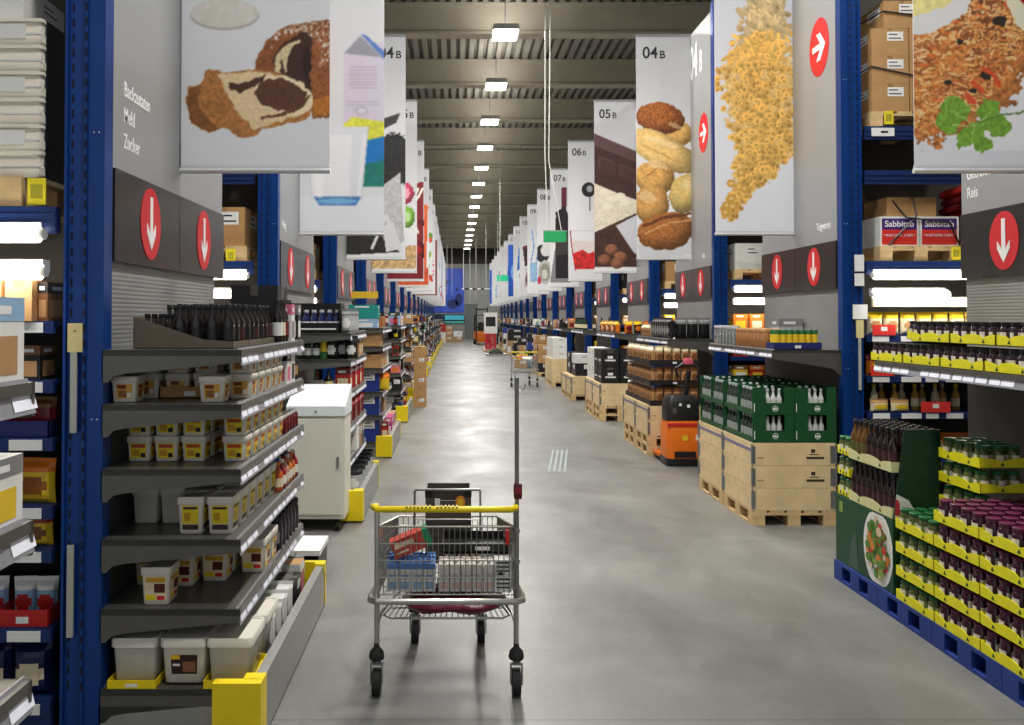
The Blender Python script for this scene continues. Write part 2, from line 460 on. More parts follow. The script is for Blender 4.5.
# ------------------------------------------------------------------ the setting
def floor_material():
    m = bpy.data.materials.new('polished_concrete'); m.use_nodes = True
    N = m.node_tree.nodes; L = m.node_tree.links; b = N['Principled BSDF']
    tc = N.new('ShaderNodeTexCoord')
    def noise(scale, det, sx=1, sy=1, dist=0.0):
        mp = N.new('ShaderNodeMapping'); mp.inputs['Scale'].default_value = (sx, sy, 1)
        L.new(tc.outputs['Object'], mp.inputs['Vector'])
        n = N.new('ShaderNodeTexNoise'); n.inputs['Scale'].default_value = scale; n.inputs['Detail'].default_value = det
        n.inputs['Distortion'].default_value = dist
        L.new(mp.outputs['Vector'], n.inputs['Vector']); return n.outputs['Fac']
    def ramp(v, a, b_, c0, c1):
        r = N.new('ShaderNodeMapRange'); r.inputs['From Min'].default_value = a; r.inputs['From Max'].default_value = b_
        r.inputs['To Min'].default_value = c0; r.inputs['To Max'].default_value = c1; L.new(v, r.inputs['Value']); return r.outputs['Result']
    def mul(a, b_):
        q = N.new('ShaderNodeMath'); q.operation = 'MULTIPLY'; L.new(a, q.inputs[0]); L.new(b_, q.inputs[1]); return q.outputs[0]
    big = ramp(noise(.45, 5, 1.4, .8, .6), .3, .7, .8, 1.18)
    mid = ramp(noise(1.8, 6, 1.2, .7, 1.2), .3, .7, .84, 1.14)
    fine = ramp(noise(30, 4), .3, .7, .95, 1.05)
    scuff = ramp(noise(.9, 7, .7, 1.5, .8), .52, .8, 1.0, 1.45)
    v = mul(mul(big, mid), mul(fine, scuff))
    # a faint cross joint every few metres
    sp = N.new('ShaderNodeSeparateXYZ'); L.new(tc.outputs['Object'], sp.inputs[0])
    wv = N.new('ShaderNodeMath'); wv.operation = 'PINGPONG'; wv.inputs[1].default_value = 3.0
    ad = N.new('ShaderNodeMath'); ad.operation = 'ADD'; ad.inputs[1].default_value = 2.14; L.new(sp.outputs[1], ad.inputs[0]); L.new(ad.outputs[0], wv.inputs[0])
    jt = ramp(wv.outputs[0], .004, .012, .72, 1.0)
    v = mul(v, jt)
    sc = N.new('ShaderNodeVectorMath'); sc.operation = 'SCALE'; sc.inputs[0].default_value = lin((108,108,105)); L.new(v, sc.inputs['Scale'])
    L.new(sc.outputs['Vector'], b.inputs['Base Color'])
    L.new(ramp(noise(1.1, 5, 1, .8, .8), .3, .7, .34, .52), b.inputs['Roughness'])
    b.inputs['Specular IOR Level'].default_value = .4
    return m
XW0, XW1, YW0, YW1, ZC = -6.2, 8.2, -3.0, 71.0, 8.9
struct('floor', G().bx(XW0,XW1,YW0,YW1,-.1,0).mesh('floor', floor_material()))
g = G(); x = XW0                          # trapezoid deck ribs running away from the camera
while x < XW1:
    P = [(x,ZC+.13),(x+.06,ZC+.13),(x+.09,ZC),(x+.21,ZC),(x+.24,ZC+.13)]
    for a in range(4): g.poly([(P[a][0],YW0,P[a][1]),(P[a+1][0],YW0,P[a+1][1]),(P[a+1][0],YW1,P[a+1][1]),(P[a][0],YW1,P[a][1])])
    x += .24
struct('ceiling', g.mesh('ceiling', mat('deck_metal', (150,146,136), .55, .1, noise=.05, scale=1)))
bm_ = mat('beam_concrete', (186,178,160), .8, noise=.05, scale=2)
bme = G().prism([(-.11,8.9),(-.11,8.31),(-.16,8.25),(-.16,8.2),(.16,8.2),(.16,8.25),(.11,8.31),(.11,8.9)], 0, XW0, XW1).bx(XW0,XW1,-.14,.14,8.86,8.9)
# outline was (y,z) along x
bme = bme.mesh('ceiling_beam', bm_)
for k in range(-4, 15): struct('ceiling_beam', bme, (0, 16.9 + 3.73*k, 0))
wall_m = mat('wall_cladding', (150,152,148), .6, noise=.04, scale=1)
struct('wall_left', G().bx(XW0-.15,XW0,YW0,YW1,0,ZC+.2).mesh('wall_left', wall_m))
struct('wall_right', G().bx(XW1,XW1+.15,YW0,YW1,0,ZC+.2).mesh('wall_right', wall_m))
struct('wall_back', G().bx(XW0,XW1,YW1,YW1+.15,0,6.9).mesh('wall_back', striped('wall_back_cladding', (142,144,140), 0, 1.6, .02, .6, 0.0)))
struct('trim_1', G().bx(XW0,XW1,YW1-.02,YW1+.15,6.9,ZC+.2).mesh('trim', mat('dark_fascia', (52,50,46), .7)))
d = struct('door_1', G().bx(1.0,1.95,YW1-.06,YW1,0,3.1).bx(.9,1.0,YW1-.1,YW1,0,3.2).bx(1.95,2.05,YW1-.1,YW1,0,3.2).bx(.9,2.05,YW1-.1,YW1,3.1,3.2).mesh('door', mat('door_grey',(98,104,104),.5)))
struct('door_handle', G().bx(1.1,1.14,YW1-.14,YW1-.06,1.0,1.12).bx(1.1,1.26,YW1-.14,YW1-.12,1.07,1.1).mesh('door_handle', steel), parent=d)

# ------------------------------------------------------------------ ceiling lamps
lamp_emit = mat('lamp_diffuser', (255,250,240), .5, noise=0, emit=14)
house = mat('lamp_housing', (190,190,186), .5, noise=.02)
lm_h = G().bx(-.26,.26,-.32,.32,.03,.12).bx(-.28,.28,-.34,.34,.0,.03).mesh('lamp_housing', house)
lm_d = G().bx(-.25,.25,-.31,.31,-.015,.0).mesh('lamp_diffuser', lamp_emit)
lm_r = G().cyl((0,0,.12),(0,0,1.0),.012,6).mesh('lamp_rod', steel)
LIGHT = 42.0; UP = .36
def area(loc, sx, sy, power, rot=(0,0,0), col=(1,.97,.92)):
    a = bpy.data.lights.new('lamp_or_fill_light', 'AREA'); a.shape = 'RECTANGLE'; a.size = sx; a.size_y = sy; a.energy = power; a.color = col
    o = bpy.data.objects.new('lamp_or_fill_light', a); C.objects.link(o); o.location = loc; o.rotation_euler = rot; return o
n = 0
for k in range(-4, 15):
    y = 16.0 + 3.6*k; z = 7.9
    nm = 'first lamp overhead' if k == 0 else f'{nth(max(0,k))} lamp counted from the entrance end' if k > 0 else f'lamp {nth(-k-1)} behind the viewpoint'
    w = 'square white ceiling lamp over the main aisle, ' + nm
    thing('ceiling_lamp', w, 'lamp', None, (1.05, y, z), 0, 'ceiling lamps over the main aisle', (('housing', lm_h), ('diffuser', lm_d), ('rod', lm_r)))
    area((1.05, y, z-.03), .5, .62, LIGHT*(4.6 if k < 4 else 3.2))
    area((1.05, y, z+.125), .5, .62, LIGHT*UP, (PI,0,0))  # added upward fill above the housing, brightens the beams and deck
for j, xx in enumerate((-4.2, 6.3)):
    for k in range(-3, 14, 2):
        y = 16.9 + 3.73*k
        thing('ceiling_lamp', f'square white ceiling lamp over the racks {"beyond the left wall of banners" if j==0 else "beyond the right wall of banners"}', 'lamp', None, (xx, y, 8.06), 0,
              f'ceiling lamps over the {"left" if j==0 else "right"} racks', (('housing', lm_h), ('diffuser', lm_d), ('rod', lm_r)))
        area((xx, y, 8.03), .5, .62, LIGHT*2.4)

# thin hanging rods and the green exit signs
def hanging_cable(label, x, y, z0):
    thing('hanging_cable', label, 'cable', G().cyl((0,0,0),(0,0,8.2-z0),.011,6).bx(-.03,.03,-.03,.03,8.12-z0,8.2-z0).mesh('hanging_cable', mat('cable_white',(206,206,200),.5,noise=0)), (x,y,z0))
for i, (px, y, z0) in enumerate([(500,31.9,3.2),(470,58.0,3.0),(476,54.3,3.2),(486,46.8,3.4),(452,58.,3.6),(447,54.,3.6),(533,39.4,4.0)]):
    hanging_cable(f'thin white rod hanging from the ceiling, {nth(i)} of several down the hall', (px-VX)*y/F, y, z0)
def exit_sign(label, px, y, z, col, s=1.0):
    x = (px-VX)*y/F
    o = thing('exit_sign', label, 'sign', G().bx(-.34*s,.34*s,-.05,.05,0,.33*s).mesh('sign_box', mat('exit_green_'+str(int(y)), col, .4, noise=.02)), (x,y,z))
    part(o, 'bracket', G().bx(-.36*s,.36*s,-.03,.03,.33*s,.36*s).mesh('bracket', steel))
    cb = mat('cable_white',(206,206,200))
    part(o, 'cable', G().tube([(-.22*s,0,.36*s),(-.3*s,0,1.7),(-.28*s,0,8.2-z)],.009,6).mesh('cable', cb))
    part(o, 'cable', G().tube([(.2*s,0,.36*s),(-.18*s,0,1.55),(-.12*s,0,8.2-z)],.009,6).mesh('cable', cb))
exit_sign('plain green sign box hanging on two long white cables before the wine banner', 555, 14.6, 3.42, (20,150,86), .62)
exit_sign('plain turquoise green sign box hanging far down the aisle', 503, 43.0, 4.0, (20,206,150))

# ------------------------------------------------------------------ pictures printed on the banners
BW, BH = .93, 3.55
def vnoise(shape, cells, seed, octs=3):
    rs = np.random.RandomState(seed); out = np.zeros(shape); amp = 1; tot = 0
    for o in range(octs):
        cy, cx = max(2,int(cells[0]*2**o)), max(2,int(cells[1]*2**o))
        gr = rs.rand(cy+1, cx+1)
        y = np.linspace(0, cy-1e-6, shape[0]); x = np.linspace(0, cx-1e-6, shape[1])
        yi = y.astype(int); xi = x.astype(int); fy = (y-yi)[:,None]; fx = (x-xi)[None,:]
        fy = fy*fy*(3-2*fy); fx = fx*fx*(3-2*fx)
        a = gr[yi][:,xi]*(1-fx)+gr[yi][:,xi+1]*fx; b = gr[yi+1][:,xi]*(1-fx)+gr[yi+1][:,xi+1]*fx
        out += amp*(a*(1-fy)+b*fy); tot += amp; amp *= .55
    return out/tot
class Art:
    """a printed picture: rows of points on the sheet, colours in sRGB; drawn in photograph pixels of its own banner"""
    def __init__(s, side, k, res, vmax=BH, seed=1):
        s.y = rowy(k) + .95; sc = F/s.y
        x0 = XL+.035 if side == 'L' else XR+.035-BW
        s.px0 = VX + x0*sc; s.py0 = VY - (2.92-H)*sc; s.sc = sc
        s.nx = max(4, int(BW/res)); s.ny = max(4, int(vmax/res))
        s.u = np.linspace(0, BW, s.nx+1); s.v = np.linspace(0, vmax, s.ny+1); s.vmax = vmax
        s.U, s.V = np.meshgrid(s.u, s.v)
        s.X = s.px0 + s.U*sc; s.Y = s.py0 - s.V*sc
        s.sh = s.U.shape; s.seed = seed
        t = np.clip(s.V/BH, 0, 1)
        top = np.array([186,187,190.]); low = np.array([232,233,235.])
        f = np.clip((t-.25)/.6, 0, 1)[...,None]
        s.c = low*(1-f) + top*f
        s.rng = random.Random(seed)
    def warp(s, amp, cells=26):
        s.X = s.X + amp*2*(vnoise(s.sh,(cells*s.vmax/BW,cells),s.seed+91,3)-.5); s.Y = s.Y + amp*2*(vnoise(s.sh,(cells*s.vmax/BW,cells),s.seed+92,3)-.5)
    def soft(s, n=1):
        for _ in range(n):
            c = np.pad(s.c, ((1,1),(1,1),(0,0)), 'edge')
            s.c = (c[:-2,1:-1]+c[2:,1:-1]+c[1:-1,:-2]+c[1:-1,2:]+2*c[1:-1,1:-1])/6
    def local(s): s.X, s.Y = s.U/BW*100, (1-s.V/BH)*380; s.sc = 100/BW; return s     # own frame 100 x 380
    def paint(s, mask, col, a=1.0, tex=0.0, cells=30, seed=None):
        if not mask.any(): return
        c = np.array(col, float)
        if tex:
            n = vnoise(s.sh, (cells*s.vmax/BW, cells), s.seed*7 + (seed or int(abs(c.sum()))))
            cc = c[None,None,:]*(1 + tex*2*(n-.5))[...,None]
        else: cc = np.broadcast_to(c, s.c.shape)
        m = (mask.astype(float)*a)[...,None]
        s.c = s.c*(1-m) + np.clip(cc,0,255)*m
    def emask(s, cx, cy, rx, ry, rot=0, wob=0, seed=3):
        a = math.radians(rot); dx = s.X-cx; dy = s.Y-cy
        p = dx*math.cos(a)+dy*math.sin(a); q = -dx*math.sin(a)+dy*math.cos(a)
        r = (p/rx)**2 + (q/ry)**2
        if wob: r = r + wob*2*(vnoise(s.sh, (20*s.vmax/BW,20), seed)-.5)
        return r
    def ell(s, cx, cy, rx, ry, col, rot=0, tex=0, cells=30, wob=0, a=1, vol=0, seed=3):
        r = s.emask(cx,cy,rx,ry,rot,wob,seed); m = r < 1
        s.paint(m, col, a, tex, cells, seed)
        if vol:      # the printed photo's own soft rounding
            h = s.emask(cx-rx*.25, cy-ry*.35, rx, ry, rot); w = np.clip(h-.35,0,1.2)*vol*m
            s.c = s.c*(1-w[...,None])
        return m
    def pmask(s, pts):
        m = np.zeros(s.sh, bool); n = len(pts)
        for i in range(n):
            x1,y1 = pts[i]; x2,y2 = pts[(i+1)%n]
            if y1 == y2: continue
            c = ((s.Y < y1) != (s.Y < y2)) & (s.X < (x2-x1)*(s.Y-y1)/(y2-y1)+x1)
            m ^= c
        return m
    def poly(s, pts, col, tex=0, cells=30, a=1, seed=5):
        m = s.pmask(pts); s.paint(m, col, a, tex, cells, seed); return m
    def line(s, pts, w, col, a=1):
        m = np.zeros(s.sh, bool)
        for (x1,y1),(x2,y2) in zip(pts, pts[1:]):
            dx,dy = x2-x1,y2-y1; L2 = dx*dx+dy*dy+1e-9
            t = np.clip(((s.X-x1)*dx+(s.Y-y1)*dy)/L2,0,1)
            m |= (s.X-x1-t*dx)**2+(s.Y-y1-t*dy)**2 < w*w/4
        s.paint(m, col, a)
    def where(s, region, cells, lo, hi, col, seed, a=1):
        n = vnoise(s.sh, (cells*s.vmax/BW, cells), seed); s.paint(region & (n>lo) & (n<hi), col, a)
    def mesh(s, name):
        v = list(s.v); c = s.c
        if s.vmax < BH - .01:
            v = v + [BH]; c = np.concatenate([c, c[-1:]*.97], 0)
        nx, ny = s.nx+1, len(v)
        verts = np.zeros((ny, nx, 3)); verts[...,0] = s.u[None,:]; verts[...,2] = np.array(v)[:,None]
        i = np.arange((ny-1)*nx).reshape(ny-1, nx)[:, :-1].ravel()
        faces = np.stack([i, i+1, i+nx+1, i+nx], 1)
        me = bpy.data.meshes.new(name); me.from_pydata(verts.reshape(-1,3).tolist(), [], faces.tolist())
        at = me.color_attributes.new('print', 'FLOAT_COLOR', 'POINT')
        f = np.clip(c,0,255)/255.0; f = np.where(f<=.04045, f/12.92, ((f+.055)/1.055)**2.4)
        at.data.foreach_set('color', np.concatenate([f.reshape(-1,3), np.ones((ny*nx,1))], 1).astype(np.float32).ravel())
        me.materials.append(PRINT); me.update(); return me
PRINT = bpy.data.materials.new('banner_print'); PRINT.use_nodes = True
_n = PRINT.node_tree.nodes; _a = _n.new('ShaderNodeAttribute'); _a.attribute_name = 'print'
PRINT.node_tree.links.new(_a.outputs['Color'], _n['Principled BSDF'].inputs['Base Color'])
_n['Principled BSDF'].inputs['Roughness'].default_value = .55; _n['Principled BSDF'].inputs['Specular IOR Level'].default_value = .3

def Z(ox, oy, s, pts): return [(ox + x/s, oy + y/s) for x, y in pts]
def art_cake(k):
    A = Art('L', k, .0045, 1.12, 2); q = lambda p: Z(180,0,4.2625,p)
    R0_ = (A.X, A.Y)
    A.poly([(150,170),(150,112),(345,100),(345,175)], (222,224,228)); A.poly([(150,-60),(150,112),(345,100),(345,-60)], (205,208,212), a=.6)
    A.ell(223,13,35,15.5,(176,172,164)); A.ell(223,11,34,14.5,(206,204,196),tex=.05)
    A.warp(2.6, 22)
    m = A.poly(q([(315,290),(330,230),(370,160),(430,110),(520,88),(600,82),(660,85),(660,500),(560,500),(545,390),(480,340),(400,310)]), (136,82,46), tex=.3, cells=60)
    A.poly(q([(560,150),(600,110),(660,100),(660,420),(570,430),(548,330)]), (150,90,52), tex=.35, cells=70)
    A.poly(q([(560,420),(660,400),(660,490),(570,490)]), (186,116,48), tex=.25, cells=60)
    A.poly(q([(400,300),(390,250),(420,190),(470,150),(540,120),(560,180),(552,380),(500,350),(460,330)]), (66,42,34), tex=.12, cells=60)
    A.poly(q([(395,300),(405,240),(425,200),(455,178),(505,160),(515,168),(480,190),(462,215),(455,250),(452,300),(438,315),(440,255),(428,250),(420,310)]), (214,194,152), tex=.15, cells=70); A.poly(q([(520,205),(545,185),(552,260),(548,370),(530,340)]), (44,28,24), tex=.1)
    up = A.pmask(q([(360,190),(420,112),(520,88),(660,83),(660,200),(600,300),(590,180),(520,120),(430,150),(380,200)]))
    A.where(up, 90, .56, 2, (232,224,214), 21, .85)
    A.poly(q([(20,420),(35,362),(85,355),(110,295),(150,288),(180,300),(250,296),(340,290),(430,316),(505,350),(548,400),(562,450),(535,505),(450,522),(350,548),(300,582),(240,580),(190,545),(120,562),(40,520)]), (172,116,64), tex=.32, cells=55)
    A.poly(q([(25,430),(40,370),(82,360),(70,420),(110,500),(160,550),(120,560),(42,518)]), (128,82,44), tex=.25, cells=50)
    A.poly(q([(155,308),(250,302),(340,299),(430,323),(500,355),(538,405),(545,450),(500,488),(400,520),(312,552),(245,480),(195,400)]), (224,198,156), tex=.1, cells=70)
    A.ell(*Z(180,0,4.2625,[(438,402)])[0], 30, 19, (238,216,180), rot=16, tex=.08, cells=80)
    A.ell(*Z(180,0,4.2625,[(425,400)])[0], 25.5, 16, (92,58,44), rot=14, tex=.25, cells=90, wob=.2)
    A.poly(q([(205,345),(250,355),(310,330),(365,312),(345,342),(290,372),(250,390),(215,376)]), (78,48,38), tex=.15, cells=80)
    A.line(q([(345,500),(470,475),(520,445),(545,410)]), 2.6, (96,60,42))
    A.soft(2)
    return A.mesh('banner_print')
def art_milk(k):
    A = Art('L', k, .009, 2.75, 3)
    A.poly([(296,236),(296,196),(385,196),(385,236)], (226,229,236)); A.poly([(296,196),(296,-30),(385,-30),(385,196)], (214,216,220), a=.7)
    A.poly([(343,52),(358,34),(372,42),(382,40),(390,60),(390,190),(372,180),(343,130)], (206,198,214), tex=.02)
    A.poly([(343,52),(360,34),(382,56)], (148,150,160)); A.poly([(360,32),(366,34),(384,50),(384,58)], (86,124,190))
    for j in range(8): A.line([(349, 66+3*j), (376, 66+3*j)], .8, (150,140,160), .8)
    for j in range(3): A.line([(347, 98+3*j), (378, 98+3*j)], .7, (160,150,170), .8)
    A.ell(361,110,6,4,(150,150,150)); A.ell(361,110,5,3.2,(214,206,220))
    A.poly([(343,124),(352,116),(390,122),(390,140),(343,146)], (214,212,70), tex=.15); A.poly([(366,140),(390,134),(390,168),(362,172)], (30,118,190), tex=.1)
    A.poly([(364,164),(390,158),(390,186),(362,186)], (34,120,110), tex=.15)
    A.poly([(304,126),(368,126),(362,198),(356,204),(318,204),(312,198)], (232,232,236)); A.poly([(304,126),(368,126),(367,134),(306,134)], (220,222,228))
    A.poly([(313,196),(361,196),(356,205),(319,205)], (70,120,180)); A.line([(304,126),(312,200)], 1, (200,204,214)); A.line([(368,126),(361,200)], 1, (190,194,206))
    A.poly([(308,136),(326,134),(322,198),(316,197)],(244,244,248),a=.7); A.poly([(352,132),(362,131),(357,196),(349,197)],(214,216,226),a=.7); A.ell(337,201,20,3,(120,176,220)); A.soft(2)
    return A.mesh('banner_print')
def art_spices(k):
    A = Art('L', k, .012, BH, 4)
    A.ell(388,165,30,24,(44,42,42),tex=.5,cells=40,wob=.5); A.poly([(382,118),(400,112),(396,122),(384,128)], (60,60,62))
    A.ell(395,150,16,18,(40,40,42),tex=.6,cells=50,wob=.4)
    A.poly([(376,250),(376,190),(400,172),(404,240),(396,250)], (196,196,198), tex=.15)
    A.poly([(345,255),(345,225),(372,215),(384,240),(400,252)], (44,42,42), tex=.5, cells=40)
    A.line([(372,248),(386,215),(400,250)], 3, (226,226,228)); A.soft(1); A.poly([(383,226),(393,222),(402,248),(386,252)], (222,222,226))
    return A.mesh('banner_print')
def art_pasta(k):
    A = Art('R', k, .0065, 2.7, 5); r = A.rng
    A.poly([(700,240),(700,-30),(800,-30),(800,240)], (216,220,232), a=.55)
    spine = [(766,-20,18),(766,10,20),(768,30,24),(764,48,30),(760,66,36),(761,84,37),(760,100,35),(762,116,34),(766,132,31),(768,146,28),(764,158,24),(756,170,18),(750,182,10),(738,200,5),(730,210,6)]
    for a, b in zip(spine[:-2], spine[1:-1]):
        for t in (0,.5): A.ell(a[0]+(b[0]-a[0])*t, a[1]+(b[1]-a[1])*t, a[2]*1.02, 11, (222,184,116) if a[1] > 30 else (196,170,124), tex=.25, cells=34, wob=.6, a=.85, seed=int(a[1])+60)
    for n in range(900):
        i = r.randrange(len(spine)-1) if r.random() < .93 else len(spine)-1
        t = r.random(); a = spine[i]; b = spine[min(i+1, len(spine)-1)]
        x = a[0]+(b[0]-a[0])*t + max(-1.15,min(1.15,r.gauss(0,.55)))*(a[2]+(b[2]-a[2])*t); y = a[1]+(b[1]-a[1])*t + r.gauss(0,3)
        base = (206,180,132) if y < 30 else (230,182,96)
        f = r.uniform(.86,1.12); c = tuple(min(255,v*f) for v in base); ro = r.uniform(0,180)
        if y < 62 and r.random() < .7:
            A.ell(x,y,r.uniform(5,8),1.9,c,ro); A.ell(x,y-.5,5,.6,tuple(min(255,v*1.1) for v in c),ro)
        else:
            s = r.uniform(3.2,4.6); A.ell(x,y,s,s*.72,c,ro); A.ell(x+.6,y+.5,s*.5,s*.3,tuple(v*.78 for v in c),ro)
    for x, y in ((732,183),(727,205),(732,198),(726,212),(733,206),(745,188),(742,172)):
        A.ell(x,y,4.6,4,(206,156,70)); A.ell(x,y,2.4,2,(226,190,120))
    A.soft(1)
    return A.mesh('banner_print')
def art_noodles(k):
    A = Art('R', k, .005, 1.12, 6); r = A.rng
    A.poly([(905,180),(905,95),(1070,95),(1070,180)], (222,224,230)); A.poly([(960,180),(1070,60),(1070,180)], (216,219,226))
    A.poly([(905,45),(905,-60),(1070,-60),(1070,180),(1030,60)], (214,208,196), tex=.08)
    A.poly([(960,150),(1030,96),(1070,60),(1070,150)],(232,233,238)); A.warp(3,14); A.ell(955,66,92,66,(178,112,58),tex=.45,cells=40,rot=-38,wob=.5); A.ell(920,110,32,24,(206,134,72),tex=.35,cells=40,wob=.5); A.ell(1000,20,40,30,(126,76,44),tex=.4,cells=30,wob=.5)
    for n in range(1500):
        a = r.uniform(0,2*PI); d = math.sqrt(r.random())
        x = 955 + math.cos(a)*d*82; y = 66 + math.sin(a)*d*56 - (x-955)*.55
        if y > 132 or x > 1062: continue
        c = r.choice([(226,160,84),(214,138,70),(236,186,116),(176,104,54),(140,78,46),(238,200,146),(220,116,58)])
        ro = r.uniform(0,180); A.line([(x-5*math.cos(ro),y-2.5*math.sin(ro)),(x,y+r.uniform(-2,2)),(x+5*math.cos(ro),y+2.5*math.sin(ro))], r.uniform(1.0,2.0), c)
    for x,y,w in ((988,75,7),(950,82,4),(962,40,4),(1003,20,8),(975,90,4)): A.ell(x,y,w,w*.7,(48,38,30),wob=.4)
    for x,y in ((980,86),(990,70),(1000,80),(972,98),(1015,6),(1022,14)): A.ell(x,y,9,2.5,(214,84,46),rot=r.uniform(20,60))
    A.ell(900,-12,78,46,(226,226,226)); A.ell(895,-22,70,38,(236,222,150),tex=.12,cells=30)
    A.ell(1040,-5,24,26,(196,40,56),tex=.3,cells=30,wob=.3); A.ell(1024,12,8,20,(226,222,196),rot=-30)
    for cx,cy,rx,ry,ro in ((958,110,20,15,20),(972,135,19,14,-30),(990,112,15,17,10),(1000,126,17,13,-10),(950,122,16,13,60),(985,143,13,9,0)):
        A.ell(cx,cy,rx*.8,ry*.8,(118,164,58),ro,tex=.25,cells=60,wob=.9)
    for p in ([(976,125),(958,110)],[(976,125),(992,112)],[(976,125),(974,144)],[(976,125),(954,124)]): A.line(p,.9,(176,206,120))
    A.line([(978,122),(1000,116),(1060,104)],1.8,(96,126,60))
    A.soft(1)
    return A.mesh('banner_print')
def art_bread(k):
    A = Art('R', k, .009, BH, 7); q = lambda p: Z(540,30,2.7875,p); A.warp(1.6, 12)
    def loaf(x,y,rx,ry,c,ro=0,t=.15,cells=30,v=.35): p = q([(x,y)])[0]; A.ell(p[0],p[1],rx/2.7875,ry/2.7875,c,ro,tex=t,cells=cells,vol=v,wob=.12)
    A.poly(q([(272,600),(425,560),(425,628),(280,640)]), (206,208,214), a=.7)
    loaf(382,288,52,34,(224,176,100)); loaf(338,243,70,44,(160,92,42),8,.55,60)
    loaf(345,335,105,46,(232,196,122),28,.12); loaf(322,412,54,50,(222,172,96),10,.2); loaf(408,455,46,56,(220,190,116),20,.15)
    loaf(312,485,50,54,(218,164,92),0,.15); loaf(352,560,80,52,(176,112,58),-8,.35,45)
    A.line(q([(290,545),(350,522),(420,512)]), 3, (110,62,34)); A.line(q([(296,566),(360,538),(424,530)]), 1.6, (214,160,100))
    A.line(q([(300,405),(330,385),(370,400)]), 1.2, (170,110,60)); A.line(q([(290,320),(400,372)]), 1.2, (206,150,80))
    for x,y,rx,ry in ((330,375,30,12),(300,465,26,16),(340,310,50,8),(410,430,14,14),(380,265,24,7)): p = q([(x,y)])[0]; A.ell(p[0],p[1],rx/2.7875,ry/2.7875,(244,226,186),rot=18,a=.45,wob=.3)
    A.soft(1)
    return A.mesh('banner_print')
def art_choc(k):
    A = Art('R', k, .013, BH, 8); q = lambda p: Z(540,30,2.7875,p)
    A.poly(q([(150,290),(290,350),(290,480),(150,430)]), (66,42,40), tex=.2); A.poly(q([(150,285),(290,345),(290,375),(150,320)]), (92,66,66), tex=.1)
    for p in ([(165,350),(208,365),(208,400),(165,385)],[(222,370),(268,388),(268,425),(222,405)]): A.poly(q(p), (88,58,54)); A.poly(q([(x+4,y+6) for x,y in p]), (74,48,44))
    A.poly(q([(150,425),(290,485),(290,512),(150,560)]), (224,214,190), tex=.12)
    for x,y in ((180,450),(205,470),(235,480),(190,490),(225,462)): p=q([(x,y)])[0]; A.ell(p[0],p[1],5,3.4,(232,226,206))
    A.poly(q([(150,565),(290,500),(290,660),(150,660)]), (70,44,38), tex=.3); A.poly(q([(212,545),(290,505),(290,640),(262,620)]), (206,206,214))
    for x,y in ((200,612),(225,632),(180,640),(215,650)): p=q([(x,y)])[0]; A.ell(p[0],p[1],6.5,5.5,(150,96,70),tex=.2,vol=.3)
    A.soft(1)
    return A.mesh('banner_print')
def art_dessert(k):
    A = Art('R', k, .016, BH, 9); q = lambda p: Z(500,150,4.83,p)
    A.ell(*q([(430,190)])[0],7,7.5,(30,30,34)); A.ell(*q([(434,186)])[0],3,3.2,(150,150,156)); A.line(q([(437,225),(437,290)]),1.4,(80,80,84)); A.line(q([(455,200),(470,190)]),2,(40,40,44))
    A.poly(q([(345,440),(500,440),(500,580),(365,580)]), (226,214,212)); A.line(q([(340,390),(348,470),(365,580)]),1.2,(170,60,70))
    A.poly(q([(350,500),(400,480),(430,500),(500,470),(500,575),(365,575)]), (206,44,48), tex=.35, cells=20)
    A.line(q([(345,390),(500,388)]),.8,(190,190,196))
    return A.mesh('banner_print')
def art_wine(k):
    A = Art('R', k, .018, BH, 10); q = lambda p: Z(500,150,4.83,p)
    A.poly(q([(245,620),(265,480),(340,420),(340,640),(245,640)]), (70,70,76), a=.6)
    A.poly(q([(298,180),(322,178),(322,290),(340,330),(340,620),(268,620),(268,330),(298,285)]), (34,30,34)); A.poly(q([(297,180),(323,178),(323,270),(297,272)]), (92,34,52))
    A.poly(q([(268,300),(300,280),(300,320),(280,400)]), (26,26,28)); A.poly(q([(272,400),(340,395),(340,500),(272,510)]), (60,54,54))
    return A.mesh('banner_print')
def art_tins(k):
    A = Art('R', k, .022, BH, 11); q = lambda p: Z(500,150,4.83,p)
    A.ell(*q([(205,500)])[0],7,9,(40,40,44)); A.ell(*q([(222,485)])[0],5,6,(210,210,206)); A.ell(*q([(218,590)])[0],7,12,(190,190,182)); A.ell(*q([(218,590)])[0],5,9,(150,148,140)); A.ell(*q([(216,600)])[0],3,5,(206,206,200)); A.ell(*q([(190,630)])[0],2,4,(206,60,90))
    return A.mesh('banner_print')
